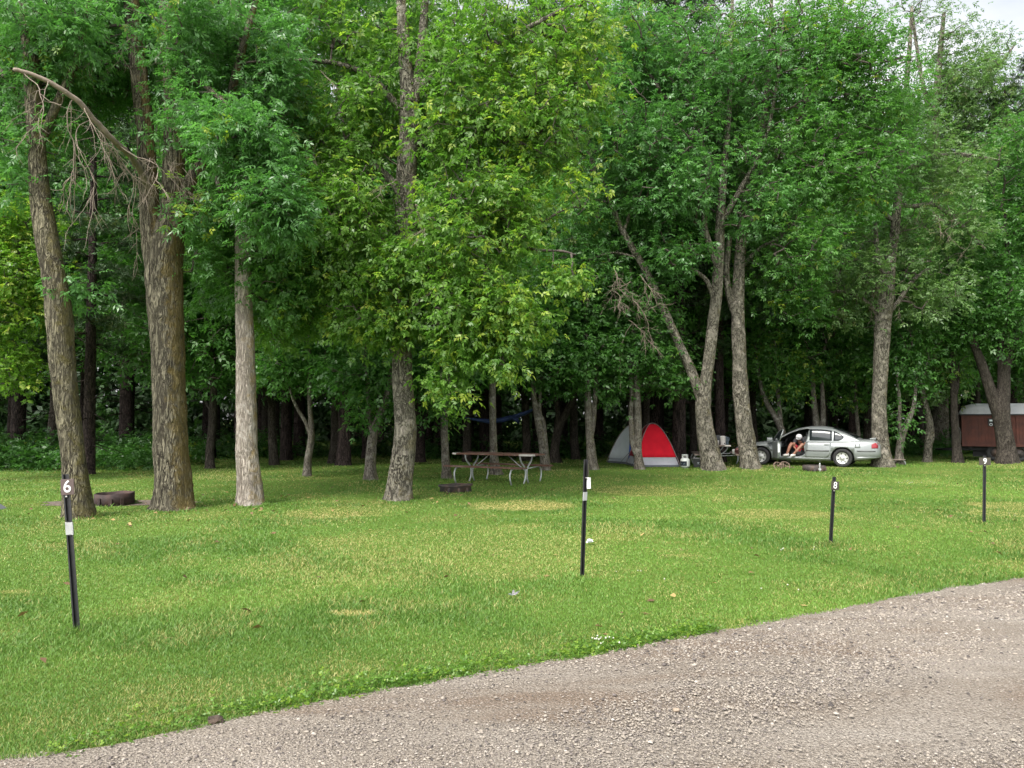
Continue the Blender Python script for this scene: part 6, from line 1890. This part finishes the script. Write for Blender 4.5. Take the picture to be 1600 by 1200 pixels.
# ================================================================== PERSON IN THE CAR DOORWAY
M['skin'] = mat_simple('skin', (0.25, 0.115, 0.075), 0.55, var=0.1, scale=6)
M['shorts'] = mat_simple('shorts', (0.32, 0.012, 0.025), 0.8, var=0.15, scale=8)
M['shirt'] = mat_simple('shirt', (0.03, 0.03, 0.036), 0.85, var=0.2, scale=8)
M['shoe'] = mat_simple('shoe', (0.6, 0.57, 0.54), 0.7, var=0.08)
M['cap'] = mat_simple('cap', (0.5, 0.49, 0.5), 0.8, var=0.12)
M['hair'] = mat_simple('hair', (0.03, 0.02, 0.014), 0.8)
M['eye'] = mat_simple('eye', (0.02, 0.015, 0.012), 0.3)
person = thing('person', 'person in white cap and red shorts sitting in the open car doorway', 'person', cloc, ang)
J = {'pel': (0.04, 0.42, 0.56), 'sp1': (0.03, 0.44, 0.70), 'sp2': (0.04, 0.49, 0.84), 'chest': (0.05, 0.54, 0.93), 'neck': (0.06, 0.60, 1.00), 'head0': (0.065, 0.645, 1.02), 'head1': (0.07, 0.70, 1.00), 'head2': (0.07, 0.735, 0.965),
     'hipL': (0.13, 0.45, 0.55), 'kneL': (0.31, 0.82, 0.80), 'ankL': (0.45, 0.93, 0.42), 'calfL': (0.375, 0.86, 0.66), 'toeL': (0.52, 1.02, 0.365),
     'hipR': (-0.06, 0.45, 0.55), 'kneR': (-0.07, 0.84, 0.78), 'ankR': (0.22, 0.95, 0.42), 'calfR': (0.035, 0.875, 0.65), 'toeR': (0.27, 1.06, 0.365),
     'shL': (0.22, 0.55, 0.92), 'elL': (0.27, 0.70, 0.70), 'wrL': (0.17, 0.87, 0.60), 'shR': (-0.12, 0.55, 0.92), 'elR': (-0.14, 0.70, 0.72), 'wrR': (0.06, 0.88, 0.60)}
RAD = {'pel': 0.125, 'sp1': 0.115, 'sp2': 0.12, 'chest': 0.11, 'neck': 0.055, 'head0': 0.06, 'head1': 0.092, 'head2': 0.075, 'hipL': 0.09, 'hipR': 0.09, 'kneL': 0.062, 'kneR': 0.062, 'calfL': 0.062, 'calfR': 0.062, 'ankL': 0.04, 'ankR': 0.04, 'toeL': 0.035, 'toeR': 0.035,
       'shL': 0.055, 'shR': 0.055, 'elL': 0.042, 'elR': 0.042, 'wrL': 0.03, 'wrR': 0.03}
E = [('pel', 'sp1'), ('sp1', 'sp2'), ('sp2', 'chest'), ('chest', 'neck'), ('neck', 'head0'), ('head0', 'head1'), ('head1', 'head2'), ('pel', 'hipL'), ('hipL', 'kneL'), ('kneL', 'calfL'), ('calfL', 'ankL'), ('ankL', 'toeL'),
     ('pel', 'hipR'), ('hipR', 'kneR'), ('kneR', 'calfR'), ('calfR', 'ankR'), ('ankR', 'toeR'), ('chest', 'shL'), ('shL', 'elL'), ('elL', 'wrL'), ('chest', 'shR'), ('shR', 'elR'), ('elR', 'wrR')]
# hands with five fingers
for sd, sg in (('L', 1), ('R', -1)):
    wv = Vector(J['wr' + sd]); fw = Vector((-0.35 * sg, 0.75, -0.35)).normalized(); sdv = Vector((1, 0.3, 0.1)).normalized()
    J['pal' + sd] = tuple(wv + fw * 0.06); RAD['pal' + sd] = 0.03; E.append(('wr' + sd, 'pal' + sd))
    for q, (o_, l_) in enumerate(((-0.03, 0.06), (-0.01, 0.075), (0.01, 0.07), (0.03, 0.055))):
        b_ = Vector(J['pal' + sd]) + sdv * o_ * sg + fw * 0.02
        for s_, (d_, z_) in enumerate(((0.35, 0.0), (0.7, -0.012), (1.0, -0.035))):
            J[f'f{sd}{q}{s_}'] = tuple(b_ + fw * l_ * d_ + Vector((0, 0, z_))); RAD[f'f{sd}{q}{s_}'] = 0.009 - 0.001 * s_
            E.append((f'pal{sd}' if s_ == 0 else f'f{sd}{q}{s_ - 1}', f'f{sd}{q}{s_}'))
    b_ = Vector(J['pal' + sd]) - fw * 0.03 - sdv * 0.035 * sg
    J[f't{sd}'] = tuple(b_ - sdv * 0.02 * sg + fw * 0.03); RAD[f't{sd}'] = 0.01
    J[f'tt{sd}'] = tuple(b_ - sdv * 0.025 * sg + fw * 0.055); RAD[f'tt{sd}'] = 0.009
    E += [('pal' + sd, 't' + sd), ('t' + sd, 'tt' + sd)]
keys = list(J)
ix = {k: i for i, k in enumerate(keys)}
me = skin_mesh('body', [J[k] for k in keys], [(ix[a], ix[b]) for a, b in E], [RAD[k] for k in keys], 2, ix['pel'])
pb = link('body', me, M['skin'], person, True)


def garment(name, chain, rad, mat, parent=pb, sub=2):
    ks = []
    for a, b in chain:
        for q in (a, b):
            if q not in ks: ks.append(q)
    i2 = {k: i for i, k in enumerate(ks)}
    pts = [J2.get(k, J.get(k)) for k in ks]
    return link(name, skin_mesh(name, pts, [(i2[a], i2[b]) for a, b in chain], [rad[k] for k in ks], sub, 0), mat, parent, True)


lerp = lambda a, b, t: tuple(np.array(J[a]) * (1 - t) + np.array(J[b]) * t)
J2 = {'thL': lerp('hipL', 'kneL', 0.35), 'thL2': lerp('hipL', 'kneL', 0.72), 'thR': lerp('hipR', 'kneR', 0.35), 'thR2': lerp('hipR', 'kneR', 0.72), 'slL': lerp('shL', 'elL', 0.6), 'slR': lerp('shR', 'elR', 0.6)}
garment('shorts', [('pel', 'hipL'), ('hipL', 'thL'), ('thL', 'thL2'), ('pel', 'hipR'), ('hipR', 'thR'), ('thR', 'thR2')], {'pel': 0.14, 'hipL': 0.105, 'thL': 0.1, 'thL2': 0.096, 'hipR': 0.105, 'thR': 0.1, 'thR2': 0.096}, M['shorts'])
garment('shirt', [('sp1', 'sp2'), ('sp2', 'chest'), ('chest', 'neck'), ('chest', 'shL'), ('shL', 'slL'), ('chest', 'shR'), ('shR', 'slR')], {'sp1': 0.13, 'sp2': 0.135, 'chest': 0.125, 'neck': 0.06, 'shL': 0.07, 'slL': 0.06, 'shR': 0.07, 'slR': 0.06}, M['shirt'])
for sd in 'LR':
    a_, t_ = Vector(J['ank' + sd]), Vector(J['toe' + sd])
    d_ = (t_ - a_); d_.z = 0; d_.normalize()
    J2['h'] = tuple(a_ - d_ * 0.05 - Vector((0, 0, 0.035))); J2['m'] = tuple(a_ + d_ * 0.06 - Vector((0, 0, 0.04))); J2['t'] = tuple(a_ + d_ * 0.18 - Vector((0, 0, 0.05))); J2['c'] = tuple(a_ + Vector((0, 0, 0.05)))
    garment('shoe', [('m', 'h'), ('m', 't'), ('h', 'c')], {'h': 0.05, 'm': 0.052, 't': 0.042, 'c': 0.046}, M['shoe'])
# cap: crown and brim, hair below, a face under it
hc = Vector(J['head1']); hd = (Vector(J['head2']) - Vector(J['head0'])).normalized()
upv = Vector((0, 0.35, 0.94)); fv = Vector((0.02, 0.94, -0.35)).normalized()
bm = bmesh.new(); bmesh.ops.create_uvsphere(bm, u_segments=20, v_segments=12, radius=0.112)
bmesh.ops.delete(bm, geom=[v for v in bm.verts if v.co.z < -0.015], context='VERTS')
bmesh.ops.solidify(bm, geom=bm.faces[:], thickness=0.006)
rs = Matrix([Vector((1, 0, 0)), fv, upv]).transposed().to_4x4()
bmesh.ops.transform(bm, matrix=Matrix.Translation(hc + upv * 0.02) @ rs, verts=bm.verts); cp = bm_obj('cap', bm, M['cap'], pb, True)
bm = bmesh.new()
top_ = [(0.1 * math.sin(a), 0.05 + 0.13 * math.cos(a) * 1.0, -0.004 - 0.02 * math.cos(a)) for a in np.linspace(-1.45, 1.45, 11)]
bm.faces.new([bm.verts.new(v) for v in top_]); bmesh.ops.solidify(bm, geom=bm.faces[:], thickness=0.008)
bmesh.ops.transform(bm, matrix=Matrix.Translation(hc + upv * 0.02) @ rs, verts=bm.verts); bm_obj('brim', bm, M['cap'], cp)
bm = bmesh.new(); bmesh.ops.create_uvsphere(bm, u_segments=16, v_segments=10, radius=0.103); bmesh.ops.delete(bm, geom=[v for v in bm.verts if v.co.z > 0.03 or v.co.z < -0.07 or v.co.y > 0.03], context='VERTS')
bmesh.ops.transform(bm, matrix=Matrix.Translation(hc) @ rs, verts=bm.verts); bm_obj('hair', bm, M['hair'], pb, True)
bm = bmesh.new()
for s in (-1, 1):
    bmesh.ops.create_uvsphere(bm, u_segments=8, v_segments=6, radius=0.012, matrix=Matrix.Translation(hc) @ rs @ Matrix.Translation((s * 0.034, 0.088, -0.012)))
bm_obj('eyes', bm, M['eye'], pb, True)
bm = bmesh.new(); bmesh.ops.create_uvsphere(bm, u_segments=8, v_segments=6, radius=0.016, matrix=Matrix.Translation(hc) @ rs @ Matrix.Translation((0, 0.1, -0.035)) @ Matrix.Diagonal((0.8, 1, 1.4, 1)))
for s in (-1, 1): bmesh.ops.create_uvsphere(bm, u_segments=8, v_segments=6, radius=0.026, matrix=Matrix.Translation(hc) @ rs @ Matrix.Translation((s * 0.094, 0.0, -0.02)) @ Matrix.Diagonal((0.35, 0.8, 1.2, 1)))
bm_obj('nose_and_ears', bm, M['skin'], pb, True)

# ================================================================== RED WAGON
M['wagon_red'] = mat_simple('wagon_red', (0.07, 0.018, 0.01), 0.75, var=0.4, scale=3, dirt=(0.03, 0.01, 0.01))
M['wagon_roof'] = mat_simple('wagon_roof', (0.72, 0.73, 0.73), 0.6, 0.0, 0.1, 2, dirt=(0.5, 0.5, 0.48))
M['wagon_dark'] = mat_simple('wagon_dark', (0.02, 0.02, 0.022), 0.7, var=0.3)
WD = 32.0
x0 = P(1503, 690, WD)[0]
Lw, Dw = 5.2, 2.2
wagon = thing('wagon', 'dark red board wagon with a rounded white roof at the right edge', 'wagon', (x0, WD, 0), R(-27))
ze, zb_, zr = 1.84, 0.57, 0.44
rr = random.Random(4)
bm = bmesh.new()
x = 0.0
while x < Lw:
    w_ = min(0.115, Lw - x)
    bm_box(bm, (x + w_ / 2, 0.02 + rr.uniform(-0.004, 0.004), (ze + zb_) / 2), (w_ - 0.008, 0.03, ze - zb_), None, 0)
    bm_box(bm, (x + w_ / 2, Dw - 0.02, (ze + zb_) / 2), (w_ - 0.008, 0.03, ze - zb_), None, 0)
    x += 0.115
y = 0.05
while y < Dw - 0.06:
    bm_box(bm, (0.02, y + 0.055, (ze + zb_) / 2), (0.03, 0.106, ze - zb_), None, 0)
    bm_box(bm, (Lw - 0.02, y + 0.055, (ze + zb_) / 2), (0.03, 0.106, ze - zb_), None, 0)
    y += 0.115
bm_box(bm, (Lw / 2, Dw / 2, (ze + zb_) / 2 - 0.01), (Lw - 0.1, Dw - 0.1, ze - zb_ - 0.04), None, 0)
bm_obj('wall', bm, M['wagon_red'], wagon)
bm = bmesh.new()
for z in (zb_ + 0.05, ze - 0.045): bm_box(bm, (Lw / 2, -0.006, z), (Lw + 0.01, 0.022, 0.09), None, 0, 0.004)
for xx in (0.045, 1.9, 3.6): bm_box(bm, (xx, -0.004, (ze + zb_) / 2), (0.09, 0.02, ze - zb_ - 0.19), None, 0, 0.004)
bm_obj('trim', bm, M['wagon_red'], wagon)
bm = bmesh.new(); nxr, nyr = 44, 18; g_ = []
for i in range(nxr + 1):
    u = -0.06 + (Lw + 0.12) * i / nxr; row = []
    e1 = min(1, (u + 0.06) / 0.62); e2 = min(1, (Lw + 0.06 - u) / 0.62); fx = math.sqrt(max(0, 1 - (1 - min(e1, e2)) ** 2))
    for j in range(nyr + 1):
        v = j / nyr; fy = math.sqrt(max(0, 1 - (abs(v - 0.5) * 2) ** 2.6))
        row.append(bm.verts.new((u, -0.08 + (Dw + 0.16) * v, ze + 0.004 + zr * fx * (fy ** 0.8))))
    g_.append(row)
for i in range(nxr):
    for j in range(nyr): bm.faces.new((g_[i][j], g_[i + 1][j], g_[i + 1][j + 1], g_[i][j + 1])).smooth = True
bmesh.ops.solidify(bm, geom=bm.faces[:], thickness=-0.02)
bm_obj('roof', bm, M['wagon_roof'], wagon)
bm = bmesh.new(); bm_box(bm, (Lw / 2, -0.065, ze - 0.012), (Lw + 0.1, 0.03, 0.05), None, 0, 0.004); bm_obj('gutter', bm, M['wagon_dark'], wagon)
bm = bmesh.new()
for yy in (0.45, 1.75): bm_box(bm, (Lw / 2 - 0.1, yy, 0.48), (Lw + 0.3, 0.1, 0.16), None, 0, 0.01)
for xx in (0.3, 1.5, 2.8, 4.2): bm_box(bm, (xx, Dw / 2, 0.52), (0.09, Dw - 0.2, 0.08), None, 0, 0.006)
bm_box(bm, (2.6, 0.62, 0.3), (4.4, 0.04, 0.3), None, 0); bm_tube(bm, [(-0.1, 0.45, 0.44), (-0.9, 1.1, 0.4), (-0.1, 1.75, 0.44)], 0.05, 8)
bm_obj('underframe', bm, M['wagon_dark'], wagon)
for xx in (1.15, 1.95, 3.9):
    for yy in (0.16, Dw - 0.16):
        bm = bmesh.new(); bm_lathe(bm, [(0.18, -0.09), (0.31, -0.09), (0.33, -0.05), (0.33, 0.05), (0.31, 0.09), (0.18, 0.09)], 28, 0, 'y', (xx, yy, 0.33), close=True); wh = bm_obj('wheel', bm, M['tyre'], wagon)
        bm = bmesh.new(); bm_lathe(bm, [(0, -0.07), (0.06, -0.08), (0.08, -0.05), (0.185, -0.04), (0.185, 0.04), (0, 0.06)], 24, 0, 'y', (xx, yy, 0.33)); bm_obj('rim', bm, M['rust_grey'], wh)
# vent hatch with a pale badge
hx = 1.13
bm = bmesh.new(); bm_box(bm, (hx, -0.02, 1.53), (0.44, 0.05, 0.3), None, 0, 0.01); hv = bm_obj('hatch', bm, M['wagon_dark'], wagon)
bm = bmesh.new(); torus(bm, (hx - 0.12, -0.052, 1.44), 0.045, 0.012, Matrix.Rotation(R(90), 3, 'X'), 18); bm_box(bm, (hx - 0.1, -0.05, 1.6), (0.14, 0.015, 0.07), None, 0, 0.004); bm_obj('badge', bm, M['tissue'], hv)
for yy in (0.35, 0.72):
    bm = bmesh.new(); bm_lathe(bm, [(0.1, 0.0), (0.145, 0.03), (0.155, 0.08), (0.155, 0.46), (0.13, 0.54), (0.06, 0.58), (0.06, 0.64), (0, 0.64)], 22, 0, 'z', (-0.2, yy, 0.52)); bm_obj('gas_cylinder', bm, M['galv'], wagon)
bm = bmesh.new(); bm_tube(bm, [(-0.2, 0.35, 1.15), (-0.25, 0.3, 1.35), (-0.1, 0.25, 1.4), (-0.03, 0.2, 1.2), (-0.03, 0.15, 0.7)], 0.014, 6); bm_tube(bm, [(-0.12, 0.1, 0.55), (-0.1, 0.05, 0.25), (-0.05, 0.0, 0.02)], 0.03, 8); bm_obj('hose', bm, M['galv'], wagon)
